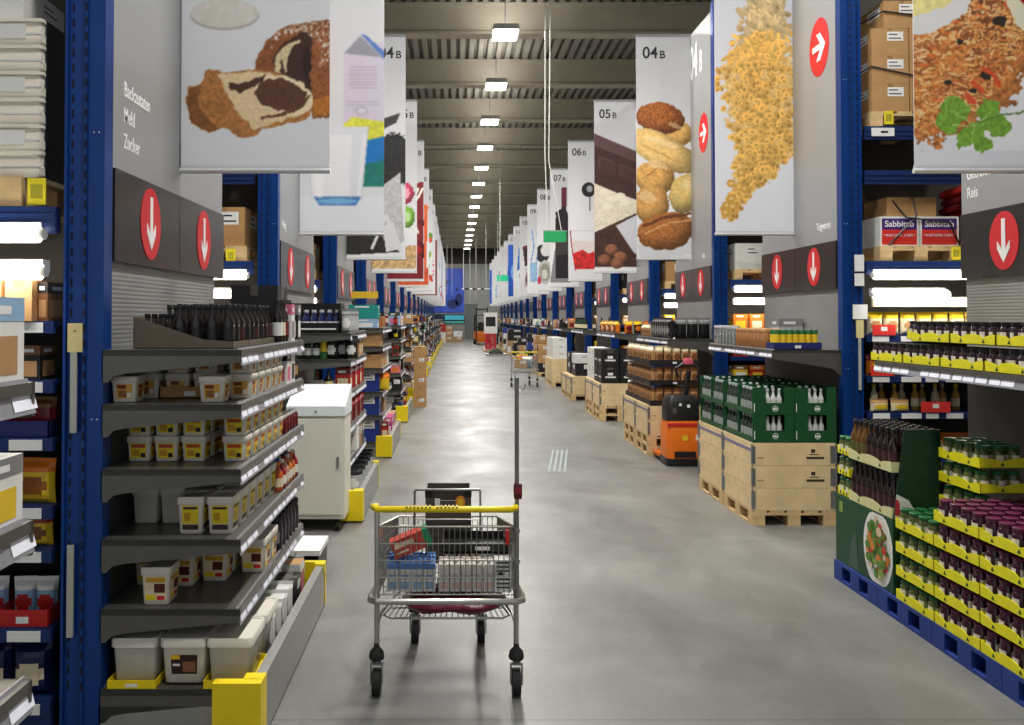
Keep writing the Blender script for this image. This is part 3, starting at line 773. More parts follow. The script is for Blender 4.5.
def art_generic(side, k, style, seed):
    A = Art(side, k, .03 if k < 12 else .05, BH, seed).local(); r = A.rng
    if style == 'sweets':
        A.ell(74,205,20,24,(222,74,106),vol=.3); A.ell(74,205,10,12,(240,170,190)); A.ell(78,258,18,24,(134,196,70),vol=.3); A.ell(78,258,9,12,(190,226,150)); A.ell(40,300,20,20,(240,220,120)); A.poly([(0,330),(100,320),(100,372),(0,372)],(206,170,120),tex=.4)
    elif style == 'peppers':
        A.poly([(0,130),(100,110),(100,376),(0,376)],(128,34,40),tex=.3)
        for i in range(14): A.ell(r.uniform(0,100),r.uniform(140,370),r.uniform(12,26),r.uniform(8,16),r.choice([(196,40,44),(226,110,40),(90,24,34),(236,180,90),(60,28,34)]),r.uniform(0,180),vol=.3)
        for i in range(3): A.line([(r.uniform(0,100),130),(r.uniform(0,100),250)],6,(240,236,226))
    elif style == 'carrots':
        for i in range(9): x=r.uniform(10,90); A.line([(x,120+r.uniform(0,40)),(x+r.uniform(-8,8),330)],r.uniform(14,22),(226,r.uniform(96,126),44))
        A.poly([(0,310),(100,320),(100,376),(0,376)],(216,90,50),tex=.3)
    elif style == 'flowers':
        for i in range(40): A.ell(r.uniform(10,95),r.uniform(210,350),7,6,r.choice([(226,60,90),(240,150,170),(206,40,60),(246,226,230)]))
    elif style == 'greens':
        for i in range(30): A.ell(r.uniform(10,95),r.uniform(170,360),14,10,r.choice([(96,140,50),(150,176,60),(66,110,44),(206,80,60)]),r.uniform(0,180))
    elif style == 'water':
        for i in range(4): x=20+22*i; A.line([(x,110+10*i),(x+8,180),(x-4,240),(x+8,330)],5,(100,150,206)); 
        A.poly([(10,250),(90,240),(90,320),(10,330)],(150,186,220),tex=.3)
    elif style == 'cups':
        A.poly([(15,150),(85,140),(80,230),(25,236)],(60,36,44)); A.ell(50,146,35,10,(110,40,50)); A.poly([(30,236),(75,232),(90,330),(20,336)],(206,196,200),tex=.2); A.ell(52,300,24,40,(120,84,120))
    elif style == 'detergent':
        A.poly([(30,110),(80,110),(95,330),(10,330)],(36,110,196)); A.poly([(20,230),(90,225),(95,330),(10,330)],(230,236,240)); A.ell(52,260,22,22,(40,60,150))
    elif style == 'legs':
        A.poly([(25,60),(80,60),(70,200),(30,200)],(206,150,120),tex=.12); A.poly([(30,200),(72,200),(66,350),(40,350)],(190,130,100),tex=.12)
    elif style == 'blue':
        A.poly([(0,60),(100,60),(100,360),(0,360)],(40,90,190),tex=.3); A.ell(50,220,34,60,(120,170,226))
    return A.mesh('banner_print')

# ------------------------------------------------------------------ sign panels and banners over the gondolas
TITLE = {0:'cake',1:'milk',2:'tea'}
LNAME = {0:'marble cake',1:'milk glass',2:'black tea',3:'round sweets',4:'pepper',5:'carrot',6:'salad',7:'flower'}
RNAME = {0:'fried noodle',1:'pasta',2:'bread roll',3:'chocolate',4:'raspberry',5:'wine bottle',6:'tins',7:'water',8:'cup',9:'detergent',10:'blue pack'}
def where_(side, k):
    d = LNAME if side == 'L' else RNAME
    if k in d: return f'the {d[k]} banner'
    return f'the {nth(k)} {"left" if side=="L" else "right"} banner'
arrow_down = G()
ad_el = [(.14*math.cos(2*PI*j/28), .2*math.sin(2*PI*j/28)) for j in range(28)]
def arrow_sign(side, direction):
    """red oval with a white arrow, facing the aisle"""
    key = ('arr', side, direction)
    if key in CACHE: return CACHE[key]
    s = 1 if side == 'L' else -1
    def P(u, v, o): return (s*o, s*u, v)       # u to the reader's right
    g = G(); a = G()
    sc = 1.0 if direction == 'down' else 1.5
    g.loft([[P(u*sc,v*sc,0) for u,v in ad_el],[P(u*sc,v*sc,.004) for u,v in ad_el]], 0, smooth=False)
    if direction == 'down': pts = [(-.018,.15),(.018,.15),(.018,-.06),(.06,.0),(.06,-.055),(0,-.15),(-.06,-.055),(-.06,.0),(-.018,-.06)]
    else: pts = [(-.14,.03),(.03,.03),(-.05,.14),(.03,.14),(.14,0),(.03,-.14),(-.05,-.14),(.03,-.03),(-.14,-.03)]
    a.loft([[P(u,v,.004) for u,v in pts],[P(u,v,.007) for u,v in pts]], 0, smooth=False)
    CACHE[key] = (g.mesh('arrow_disc', arrow_red), a.mesh('arrow', white_paint)); return CACHE[key]
PLEN = 1.82
WORDS = {('L',0):['Backzutaten','Mehl','Zucker'],('R',0):['Getreide','Reis'],('R',1):['Teigwaren'],('L',1):['Honig'],('R',2):['Brot']}
def head_panel(side, k):
    s = 1 if side == 'L' else -1; xin = XL if side == 'L' else XR; y = rowy(k)
    face = .03
    me = G().bx(min(0,s*face),max(0,s*face),.0,PLEN,2.752,6.47).mesh('sign_board', panel_grey)
    o = thing('aisle_sign_panel', f'tall grey sign panel with two down arrows behind {where_(side,k)}', 'sign', me, (xin,y,0), 0, 'grey sign panels along the aisle')
    for j in range(2):
        g = G().bx(min(s*.0,s*.045),max(s*.0,s*.045),.0+j*PLEN/2+.004,(j+1)*PLEN/2-.004,2.28,2.75)
        ds, ar = arrow_sign(side, 'down')
        st = part(o, 'arrow_strip', g.mesh('arrow_strip', strip_dark))
        if k < 9:
            c = ob('arrow_disc', ds, st, (s*.045, (j+.5)*PLEN/2, 2.52)); ob('arrow', ar, st, (s*.045, (j+.5)*PLEN/2, 2.52))
    pl = 'L' if side == 'L' else 'R'
    if k < 6:
        ds, ar = arrow_sign(side, 'side' if side == 'R' else 'left')
        yy = .33 if side == 'R' else .6
        if side == 'R' or k > 0:
            r = (0,0,0) if side == 'R' else (PI,0,0)
            part(o, 'arrow_disc', ds, (s*face, yy, 4.77), r); part(o, 'arrow', ar, (s*face, yy, 4.77), r)
        w = WORDS.get((side,k))
        if w:
            for j, t in enumerate(w):
                part(o, 'lettering', text_mesh(t, .11, white_paint, pl, .012, xs=.64), (s*(face+.001), .13 if side=='L' else 1.76 if k == 0 else .42, (3.15 if len(w) == 3 else 3.0 if k == 0 and side == 'R' else 2.89)-.135*j))
        if k >= 1:
            tx = f'0{k+2}'
            yy = .15 if side == 'L' else .98
            part(o, 'lettering', text_mesh(tx, .74, white_paint, pl, .016, xs=.5), (s*(face+.001), yy, 5.75))
            part(o, 'lettering', text_mesh('B', .46, white_paint, pl, .016, xs=.5), (s*(face+.001), yy + s*.47, 5.75))
def banner(side, k, me, desc):
    x0 = XL+.035 if side == 'L' else XR+.035-BW; y = rowy(k)+.95
    o = thing('hanging_banner', desc, 'banner', None, (x0,y,2.92))
    part(o, 'sheet', me, (0,0,.0))
    part(o, 'backing', G().bx(0,BW,.002,.005,0,BH).mesh('backing', paper))
    part(o, 'bottom_rail', G().tube([(-.005,.003,-.005),(BW+.005,.003,-.005)], .018, 8).bx(0,BW,-.006,.014,.0,.03).mesh('bottom_rail', mat('alu_rail',(214,216,218),.35,.3,noise=0)))
    part(o, 'top_rail', G().bx(0,BW,-.008,.016,BH-.02,BH+.02).mesh('top_rail', steel))
    xb = 0 if side == 'L' else BW; s = -1 if side == 'L' else 1
    br = G().bx(min(xb,xb+s*.03),max(xb,xb+s*.03),-.015,.015,.02,.16).bx(min(xb,xb+s*.02),max(xb,xb+s*.02),-.01,.01,0,BH)
    part(o, 'bracket', br.mesh('bracket', mat('bracket_grey',(128,132,134),.4,.5)))
    if 2 <= k <= 10:
        t = ('0%d' % (k+2))[-2:]
        xx = .1 if side == 'R' else .5
        part(o, 'lettering', text_mesh(t, .26, ink, 'F', .014, xs=.95), (xx,-.003,BH-.36)); part(o, 'lettering', text_mesh('B', .17, ink, 'F', .012), (xx+.27,-.003,BH-.36))
LB = {0:(art_cake,'banner printed with sliced marble cake beside a grey sugar bowl'),1:(art_milk,'banner printed with a glass of milk and a milk carton'),2:(art_spices,'banner numbered 04B printed with black tea leaves and tea bags')}
RB = {0:(art_noodles,'banner printed with fried noodles and a sprig of green parsley'),1:(art_pasta,'banner printed with heaps of loose yellow pasta'),2:(art_bread,'banner numbered 04B printed with bread rolls and loaves'),
      3:(art_choc,'banner numbered 05B printed with dark and white chocolate'),4:(art_dessert,'banner numbered 06B printed with raspberries in a glass'),5:(art_wine,'banner numbered 07B printed with a dark wine bottle'),6:(art_tins,'banner numbered 08B printed with open round tins')}
LS = ['','','','sweets','peppers','carrots','greens','flowers','peppers','cups','water','flowers','blue','carrots','cups','greens','flowers']
RS = ['','','','','','','','water','cups','detergent','blue','detergent','legs','cups','water','legs','blue']
for k in range(NROW):
    for side, T, ST in (('L',LB,LS),('R',RB,RS)):
        head_panel(side, k)
        if k in T: banner(side, k, T[k][0](k), 'white hanging ' + T[k][1])
        else: banner(side, k, art_generic(side, k, ST[k], 40+k), f'white hanging banner with a {ST[k]} picture, {nth(k)} from the front on the {"left" if side=="L" else "right"}')
# ------------------------------------------------------------------ pallet racks
def upright_mesh(fine):
    k = ('upr', fine)
    if k in CACHE: return CACHE[k]
    g = G(); ht = 6.6
    # t runs outward along +x here: 0..0.1 smooth face, 0.1..0.23 perforated channel
    g.bx(0,.1,0,.09,0,ht); g.bx(.1,.115,-.012,.09,0,ht); g.bx(.115,.215,.006,.09,0,ht); g.bx(.215,.23,-.012,.09,0,ht)
    if fine:
        z = .2
        while z < ht:
            for t in (.104,.19): g.bx(t-.004,t+.008,-.0135 if t < .11 else .004,0.008,z,z+.04,1)
            z += .075
        for z in (1.5,2.9,4.3): 
            g.bx(.03,.036,-.002,.0,z,z+.006,2); g.bx(.06,.066,-.002,.0,z,z+.006,2)
    CACHE[k] = g.mesh('upright', [blue_steel, slot_dark, white_paint]); return CACHE[k]
tube_emit = mat('tube_lamp', (255,248,232), .5, noise=0, emit=9)
def tube_light(side, k, z, t0, t1, label):
    s = -1 if side == 'L' else 1; xin = XL if side == 'L' else XR
    a, b = sorted((xin+s*t0, xin+s*t1)); L = b-a; y = rowy(k)-.14
    o = thing('tube_lamp', label, 'lamp', None, ((a+b)/2, y, z))
    part(o, 'tube', G().tube([(-L/2,0,0),(L/2,0,0)], .042, 10).mesh('tube', tube_emit))
    part(o, 'housing', G().bx(-L/2,L/2,.02,.09,.005,.06).mesh('lamp_housing', house))
    for q in (-1,1): part(o, 'end_cap', G().cyl((q*L/2,0,0),(q*(L/2+.03),0,0),.028,10).mesh('end_cap', house))
    return o
def rack(side, k, beams, shelves, fine):
    s = -1 if side == 'L' else 1; xin = XL+.03 if side == 'L' else XR-.03; y = rowy(k)-.1
    o = thing('pallet_rack', f'blue steel pallet rack, its slotted post next to the sign panel behind {where_(side,k)}', 'rack', None, (xin,y,0), 0, None)
    um = upright_mesh(fine)
    t1 = 2.2
    for t, nm in ((0,'upright'),(t1+.23,'upright')):
        u = part(o, nm, um, (s*t,0,0)); 
        u.scale = (s*.83,1,1); u.location.x += .008 if s < 0 else 0
    k_ = ('rbeam', s)
    if k_ not in CACHE:
        CACHE[k_] = G().bx(min(s*.23,s*(t1+.23)),max(s*.23,s*(t1+.23)),.0,.05,-.13,0).bx(min(s*.23,s*(t1+.23)),max(s*.23,s*(t1+.23)),-.006,.0,-.095,-.08).bx(min(s*.23,s*(t1+.23)),max(s*.23,s*(t1+.23)),-.006,.0,-.05,-.035).mesh('beam', dark_blue)
        CACHE[('rsh',s)] = G().bx(min(s*.232,s*(t1+.23)),max(s*.232,s*(t1+.23)),.0,.85,-.025,0).bx(min(s*.232,s*(t1+.23)),max(s*.232,s*(t1+.23)),-.006,.02,-.06,0).mesh('shelf_board', dark_blue)
        CACHE[('rpl',s)] = []
        for j in range(9):
            a = .28 + j*.235 + (.04 if j % 3 else 0); w = (.16,.19,.12)[j % 3]
            CACHE[('rpl',s)].append(G().bx(min(s*a,s*(a+w)),max(s*a,s*(a+w)),-.012,-.007,-.056,-.006).mesh('price_label', paper))
        CACHE[('rbk',s)] = G().bx(min(s*.2,s*(t1+.3)),max(s*.2,s*(t1+.3)),.9,.93,0,6.5).mesh('back_panel', mat('rack_back',(70,66,60),.7,noise=.1,scale=2))
        CACHE[('rpt',s)] = G().bx(min(s*.232,s*(t1+.23)),max(s*.232,s*(t1+.23)),.0,.03,0,.16).mesh('plinth', dark_blue)
    for z in beams: part(o, 'beam', CACHE[k_], (0,0,z))
    for z in shelves: part(o, 'shelf_board', CACHE[('rsh',s)], (0,0,z), subs=[('price_label', q) for q in CACHE[('rpl',s)]] if k == (0 if side == 'L' else 1) else ())
    part(o, 'back_panel', CACHE[('rbk',s)]); part(o, 'plinth', CACHE[('rpt',s)])
    return o
RBEAM = [2.54, 3.42, 3.85, 5.3]
SH_L0 = [.14,.49,.87,1.08,1.41,1.69,1.98]
SH_R1 = [.2,.62,1.08,1.43,1.82]
for k in range(NROW):
    for side in 'LR':
        if side == 'L' and k == 0: r0 = rack(side,k,[2.54,4.1],SH_L0,True)
        elif side == 'L': rack(side,k,RBEAM,SH_R1 if k < 3 else [1.08,1.82], k < 2)
        else: r1 = rack(side,k,RBEAM,SH_R1 if k < 4 else [1.08,1.82], 0 < k < 3)
        if k == 1 and side == 'R': rR1 = r1
        if (side == 'R' and k == 0): continue
        sd = 'left' if side == 'L' else 'right'
        if k < 9:
            tube_light(side,k,2.40,.26,1.7, f'upper glowing tube lamp under the pallet beam of the rack behind {where_(side,k)}')
            if k < 4: tube_light(side,k,2.22,.25,2.1 if k == 0 else .95, f'lower glowing tube lamp under the pallet beam of the rack behind {where_(side,k)}')
            s = -1 if side == 'L' else 1; xin = XL if side == 'L' else XR
            area((xin+s*1.0, rowy(k)-.2, 2.2), 1.4, .05, 7, (math.radians(25),0,0))
def wx(side, t): return XL - t if side == 'L' else XR + t
# tags on the two big posts
tagm = mat('tag_cream',(214,198,140),.5); strip_m = mat('tag_strip',(170,170,162),.4)
part(r0, 'tag_holder', G().bx(-.155,-.085,-.022,-.013,1.83,1.97).bx(-.124,-.117,-.024,-.022,1.93,1.937,1).mesh('tag_holder', [tagm, ink]))
part(r0, 'guide_strip', G().bx(-.14,-.11,-.024,-.013,1.44,1.83).mesh('guide_strip', strip_m))
part(r0, 'guide_strip', G().bx(-.148,-.118,-.024,-.013,.46,.9).mesh('guide_strip', strip_m))
part(rR1, 'tag_holder', G().bx(.11,.2,-.022,-.013,2.3,2.42).bx(.11,.2,-.022,-.013,2.44,2.6).mesh('tag_holder', [paper]))
part(rR1, 'tag_holder', G().bx(.09,.23,-.022,-.013,1.98,2.12).bx(.12,.19,-.024,-.013,1.8,1.97,1).mesh('tag_holder', [paper, tagm]))
part(rR1, 'guide_strip', G().bx(.14,.165,-.024,-.013,1.3,1.8).mesh('guide_strip', strip_m))

# goods in the racks
def lay(proto, name, label, cat, x, y, z, rz=0, group=None, **k): return put(proto, name, label, cat, (x,y,z), (0,0,rz), group, **k)
yl0 = rowy(0)-.1
# left post rack: wrapped white cartons on a pallet high up
pallet('wooden_pallet', 'wooden pallet under the wrapped white cartons on the high beam', (wx('L',.98), yl0+.42, 2.545), 1.2, .8, wood, True)
sw = mat('shrink_white', (226,219,203), .3, noise=.08, scale=6)
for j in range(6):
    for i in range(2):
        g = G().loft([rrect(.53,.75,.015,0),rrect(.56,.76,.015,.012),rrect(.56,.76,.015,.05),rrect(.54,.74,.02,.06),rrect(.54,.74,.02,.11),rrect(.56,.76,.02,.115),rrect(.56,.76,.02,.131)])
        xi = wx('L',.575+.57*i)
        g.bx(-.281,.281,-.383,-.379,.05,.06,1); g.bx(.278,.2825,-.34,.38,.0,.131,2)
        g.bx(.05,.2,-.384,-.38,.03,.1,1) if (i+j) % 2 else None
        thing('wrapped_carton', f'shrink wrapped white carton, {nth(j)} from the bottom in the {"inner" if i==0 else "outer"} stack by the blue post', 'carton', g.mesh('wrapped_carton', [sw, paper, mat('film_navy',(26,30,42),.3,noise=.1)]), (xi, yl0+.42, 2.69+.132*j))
put(p_carton(.3,.4,.2,'tan',True), 'carton', 'small brown carton on top of the wrapped white cartons', 'carton', (wx('L',.9),yl0+.3,3.485))
put(p_carton(.3,.4,.2,'white',True), 'carton', 'white carton with printed labels on top of the wrapped white cartons', 'carton', (wx('L',.57),yl0+.3,3.485))
ytag = mat('tag_yellow',(232,214,40),.5)
def ytagf(label, x, y, z): thing('pallet_label', label, 'label', G().bx(-.045,.045,-.003,0,0,.13).bx(-.03,.03,-.0035,-.003,.03,.1,1).mesh('pallet_label',[ytag,mat('tag_print',(170,160,40),.6)]), (x,y,z))
ytagf('yellow paper tag on the pallet under the wrapped white cartons', wx('L',.3), yl0+.015, 2.55)
# shelves of the left rack
def rowfill(side, k, z, items, where, y=None, d=.16):
    """items: (t, proto, name, desc, cat[, dy])"""
    for q in items:
        t, pr, nm, ds, ct = q[:5]; dy = q[5] if len(q) > 5 else .12
        lay(pr, nm, ds + ' ' + where, ct, wx(side,t), (y if y is not None else rowy(k)-.1) + dy, z, q[6] if len(q) > 6 else 0)
rowfill('L',0,1.98,[(.36,p_carton(.13,.3,.2,'tan',False),'carton','slim brown carton by the post',"carton"),(.52,p_carton(.15,.3,.21,'tan',True),'carton','second brown carton from the post','carton'),
   (.27,p_box(.05,.2,.19,'brown','black','tan'),'retail_box','thin brown box beside the post','box'),(.72,p_carton(.2,.3,.2,'kraft',False),'carton','third brown carton from the post','carton')],'on the shelf under the tube lamps')
rowfill('L',0,1.69,[(.34,p_box(.1,.16,.17,'black','brown','tan'),'retail_box','dark box by the post','box'),(.46,p_bottle(.035,.2,dark_glass,pm('black'),pm('cream')),'bottle','dark bottle beside the dark box','bottle'),
   (.6,p_box(.16,.2,.18,'black','dark red','brown'),'retail_box','black and red box','box')],'on the second shelf below the tube lamps')
for j in range(4):
    lay(p_pouch(.15,.17,.07,'dark red','brown','dark red'),'snack_pouch',f'dark red pouch, {nth(j)} from the post in the blue tray under the yellow tag holder','pouch',wx('L',.32+.12*j),yl0+.14+.03*(j%2),1.43,.2*(j%3-1))
navycard = mat('tray_navy',(28,36,96),.5)
def lowtray(w,d,h,m):
    key = ('lowt',w,d,h,m.name)
    if key not in CACHE:
        t=.005; CACHE[key] = G().bx(-w/2,w/2,-d/2,d/2,0,t).bx(-w/2,w/2,-d/2,-d/2+t,0,h).bx(-w/2,w/2,d/2-t,d/2,0,h).bx(-w/2,-w/2+t,-d/2,d/2,0,h).bx(w/2-t,w/2,-d/2,d/2,0,h).bx(-.03,.03,-d/2-.001,-d/2,h*.2,h*.6,1).mesh('card_tray',[m,paper])
    return CACHE[key]
thing('card_tray','navy card tray holding dark red pouches in the left rack','tray',lowtray(.6,.24,.08,navycard),(wx('L',.54),yl0+.15,1.41))
for j in range(4): lay(p_pouch(.2,.22,.08,'yellow','orange','amber'),'snack_pouch',f'yellow baking pouch, {nth(j)} from the post beside the folded price rail','pouch',wx('L',.33+.19*j),yl0+.1,1.08,.1*(j-1))
for j in range(3): lay(p_pouch(.17,.16,.07,'yellow','red','brown'),'snack_pouch',f'small yellow pouch, {nth(j)} from the post on the shelf below the baking pouches','pouch',wx('L',.33+.17*j),yl0+.1,.87,-.1*j)
redtray = mat('tray_red',(178,32,30),.5)
for j in range(3): 
    thing('card_tray',f'red card tray of light blue pouches, {nth(j)} from the post in the left rack','tray',lowtray(.24,.3,.08,redtray),(wx('L',.36+.25*j),yl0+.18,.49))
    for i in range(2): lay(p_pouch(.11,.2,.07,'light blue','white','red'),'snack_pouch',f'light blue pouch, {nth(i)} in the red tray {nth(j)} from the post','pouch',wx('L',.3+.11*i+.25*j),yl0+.15,.497,.1)
for j in range(3): lay(p_pouch(.19,.27,.1,'navy','navy','cream'),'snack_pouch',f'large navy baking pouch with cream picture, {nth(j)} from the post on the lowest shelf','pouch',wx('L',.34+.2*j),yl0+.1,.14,.05)

# right rack beside the pasta panel
yr = rowy(1)-.1
pallet('wooden_pallet','wooden pallet under the strapped brown cartons high in the rack',(wx('R',.87),yr+.42,3.855),1.2,.8,wood,True)
for lv in range(4):
    for i in range(3):
        if lv == 3 and i == 1: continue
        lay(p_carton(.36,.5,.27,'kraft',True),'carton',f'brown carton with white label, {nth(i)} from the blue post, {["bottom","second","third","top"][lv]} layer, strapped stack','carton',wx('R',.47+.37*i+(.12 if lv == 3 and i == 0 else 0)),yr+.28,4.0+.272*lv)
strap = mat('strap_black',(20,20,22),.4,noise=0)
def strapf(label, pts): thing('strapping_band',label,'strap',G().tube(pts,.008,4).mesh('strapping_band',strap),(0,0,0))
strapf('black strapping band across the middle of the brown carton stack',[(wx('R',.26),yr+.3,4.42),(wx('R',.28),yr+.02,4.44),(wx('R',1.4),yr+.02,4.2)])
strapf('black strapping band around the top of the brown carton stack',[(wx('R',.26),yr+.3,4.92),(wx('R',.4),yr+.02,4.98),(wx('R',1.4),yr+.02,4.86)])
ytagf('yellow paper tag on the pallet below the strapped brown cartons',wx('R',.44),yr+.012,3.87)
thing('location_plate','white location plate on the blue beam below the brown cartons','label',G().bx(-.11,.11,-.012,-.007,-.1,-.02).bx(-.02,.05,-.0125,-.012,-.07,-.05,1).mesh('location_plate',[paper,ink]),(wx('R',.37),yr,3.85))
pallet('wooden_pallet','wooden pallet under the two purple and red printed boxes',(wx('R',.75),yr+.42,2.545),.8,.8,wood,True)
logo_w = mat('logo_white',(240,236,238),.5,noise=0)
pur = mat('box_purple',(66,36,112),.5); rd = mat('box_red',(220,52,44),.5)
for i in range(2):
    o = thing('printed_carton',f'white bordered purple and red printed box, {"beside the blue post" if i==0 else "further from the blue post"}, under a strap','carton',
        G().bx(-.19,.19,0,.5,0,.29,0).bx(-.17,.17,-.001,0,.16,.27,1).bx(-.17,.17,-.001,0,.015,.16,2).mesh('printed_carton',[pm('white'),pur,rd]),(wx('R',.56+.39*i),yr+.06,2.69))
    part(o,'lettering',text_mesh('Sabbitab',.085,logo_w,'F',.012,'CENTER'),(0,-.002,.19)); part(o,'lettering',text_mesh('* KARTOFFEL CHIPS *',.032,logo_w,'F',.004,'CENTER'),(0,-.002,.095))
lay(p_carton(.48,.42,.19,'kraft',False),'carton','plain brown carton on top of the two printed boxes','carton',wx('R',.7),yr+.3,2.982)
strapf('thin black strap slanting across the two printed boxes',[(wx('R',.5),yr+.1,3.16),(wx('R',.62),yr+.045,2.97),(wx('R',1.05),yr+.05,2.92),(wx('R',1.14),yr+.05,2.7)])
strapf('thin black strap over the plain brown carton above the printed boxes',[(wx('R',.7),yr+.08,3.18),(wx('R',.72),yr+.05,2.98),(wx('R',.45),yr+.05,2.7)])
for j in range(7): 
    g = G().loft([rrect(.34,.42,.08,0),rrect(.42,.5,.1,.03),rrect(.42,.5,.1,.07),rrect(.34,.42,.08,.1)]); g.bx(-.1,.1,-.252,-.25,.03,.07,1)
    thing('goods_sack',f'red and white sack, {nth(j)} from the bottom of the pile beside the printed boxes','sack',g.mesh('goods_sack',[pm('dark red' if j%3 else 'red'),pm('cream')]),(wx('R',1.42)+.02*(j%2),yr+.3,2.69+.085*j))
pallet('wooden_pallet','wooden pallet under the pile of red and white sacks',(wx('R',1.62),yr+.42,2.545),.8,.8,wood,False)
ytagf('yellow paper tag on the pallet under the printed boxes',wx('R',1.08),yr+.012,2.55)
thing('header_board','long cream wooden header board over the pasta bags','board',G().bx(0,2.1,0,.03,0,.09).mesh('header_board',mat('board_cream',(222,204,156),.5,noise=.06)),(wx('R',.26),yr-.01,2.1))
for j in range(7): lay(p_pouch(.15,.22,.09,'cream','yellow','tan'),'pasta_bag',f'clear bag of pale pasta, {nth(j)} from the post on the shelf under the header board','bag',wx('R',.33+.16*j),yr+.1,1.83,.1*(j%3-1))
def redsign(label,t,z,w=.22): thing('price_card',label,'sign',G().bx(-w/2,w/2,-.006,0,0,.1).bx(-.03,.03,-.0065,-.006,.04,.08,1).mesh('price_card',[rd,paper]),(wx('R',t),yr-.012,z))
redsign('red price card in front of the pale pasta bags',.36,1.825)
redsign('red price card on the shelf below the pasta bags',.34,1.435)
redsign('red price card beside the clear bottles in the right rack',.85,1.085,.28)
for j in range(4): lay(p_pouch(.14,.2,.09,'orange','dark red','yellow'),'snack_pouch',f'orange bag, {nth(j)} from the post on the shelf below the pasta bags','bag',wx('R',.32+.15*j),yr+.12,1.435,.1)
for j in range(9): lay(p_bottle(.035,.26,mat('oil_glass',(176,130,50),.12,noise=.05) if j%3 else mat('pale_glass',(206,200,170),.12),pm('white' if j%2 else 'yellow'),pm('cream')),'bottle',f'oil or vinegar bottle, {nth(j)} from the post behind the red price cards','bottle',wx('R',.34+.1*j),yr+.14+.05*(j%2),1.085)
for j in range(3): lay(p_pouch(.19,.12,.08,'cream','tan','yellow'),'snack_pouch',f'low pale bag, {nth(j)} from the post before the oil bottles','bag',wx('R',.34+.2*j),yr+.05,1.085,.1) if j < 2 else None
for j in range(6): lay(p_pouch(.24,.24,.12,'tan','orange','cream'),'snack_pouch',f'golden bag, {nth(j)} from the post on the lowest visible shelf of the pasta rack','bag',wx('R',.36+.22*j),yr+.12,.63,.1*(j%3-1))
# generic goods in the narrow glimpses of the other racks
def glimpse(side, k, n, big):
    wh = f'in the rack behind {where_(side,k)}'
    yk = rowy(k)-.1
    for zi, z in enumerate((2.545,3.855)):
        pallet('wooden_pallet', f'wooden pallet on the {"lower" if zi==0 else "upper"} beam {wh}', (wx(side,.87),yk+.42,z),1.2,.8,wood,False)
        c = RND.choice(['kraft','white','kraft','tan','black'])
        for i in range(2 if k < 4 else 1):
            lay(p_carton(.4,.5,.38,c,True),'carton',f'carton {"next to the post" if i==0 else "away from the post"} on the {"lower" if zi==0 else "upper"} pallet {wh}','carton',wx(side,.5+.42*i),yk+.3,z+.145)
    for zi, z in enumerate([.62,1.08,1.43,1.82] if big else [1.08,1.82]):
        for i in range(n):
            c = [RND.choice(['red','yellow','tan','cream','brown','white','orange','dark green']) for _ in range(3)]
            lay(p_box(.2,.3,.22,*c),'retail_box',f'{c[0]} printed box, {nth(i)} from the post, {["lowest","middle","higher","top"][zi] if big else ["lower","upper"][zi]} shelf {wh}','box',wx(side,.36+.24*i),yk+.18,z+.002)
for k in range(1,9):
    glimpse('L',k,2 if k < 3 else 1,k < 3)
    if k > 1: glimpse('R',k,3 if k == 2 else 1,k < 3)
ytagf('yellow paper tag on the upper pallet behind the milk glass banner',wx('L',.42),rowy(1)-.088,3.86)
ytagf('yellow paper tag on the lower pallet behind the milk glass banner',wx('L',.42),rowy(1)-.088,2.53)

# ------------------------------------------------------------------ gondola shelves at the rack heads
def shelf_mesh(L, x0, x1, back, front):
    """board along +y from 0 to L; x0 wall side, x1 aisle side; end brackets taper towards the aisle"""
    k = ('shelf', L, x0, x1, back, front)
    if k in CACHE: return CACHE[k]
    b = G().bx(min(x0,x1),max(x0,x1),0,L,-.03,0).mesh('shelf_board', shelf_grey)
    s = 1 if x1 > x0 else -1
    pts = [(x0,0),(x1,0),(x1,-front),(x0+s*.12,-back*.72),(x0+s*.06,-back*.8),(x0+s*.03,-back),(x0,-back)]
    e = G().prism(pts, 1, 0, .012).mesh('end_bracket', shelf_grey)
    r = G(); tilt = .022
    for a in range(1):
        r.poly([(x1,0,-.075),(x1,L,-.075),(x1-s*tilt,L,.006),(x1-s*tilt,0,.006)],0)
        r.poly([(x1+s*.003,0,-.075),(x1+s*.003,L,-.075),(x1-s*tilt+s*.003,L,.006),(x1-s*tilt+s*.003,0,.006)],0)
    rr = G().prism([(x1-s*tilt,.008),(x1-s*tilt+s*.004,.008),(x1+s*.004,-.077),(x1,-.077)],1,0,L)
    n = int(L/.105)
    for j in range(n):
        if (j*7) % 9 == 3: continue
        y = .02 + j*L/n; w = (.095,.1,.085)[j % 3]; o = s*.0055
        def P(yy, zz): return (x1 + o - s*tilt*(zz+.075)/.081, yy, zz)
        rr.poly([P(y,-.066),P(y+w,-.066),P(y+w,-.006),P(y,-.006)],1)
        pass
    rl = rr.mesh('price_rail', [mat('rail_alu',(150,153,160),.3,.4), mat('rail_label',(236,238,250),.45,noise=.03), mat('rail_ink',(110,112,130),.5,noise=0)])
    CACHE[k] = (b, e, rl); return CACHE[k]
XB, XS = -1.72, -1.04
ZL = [.2,.585,.92,1.26,1.575,1.84]
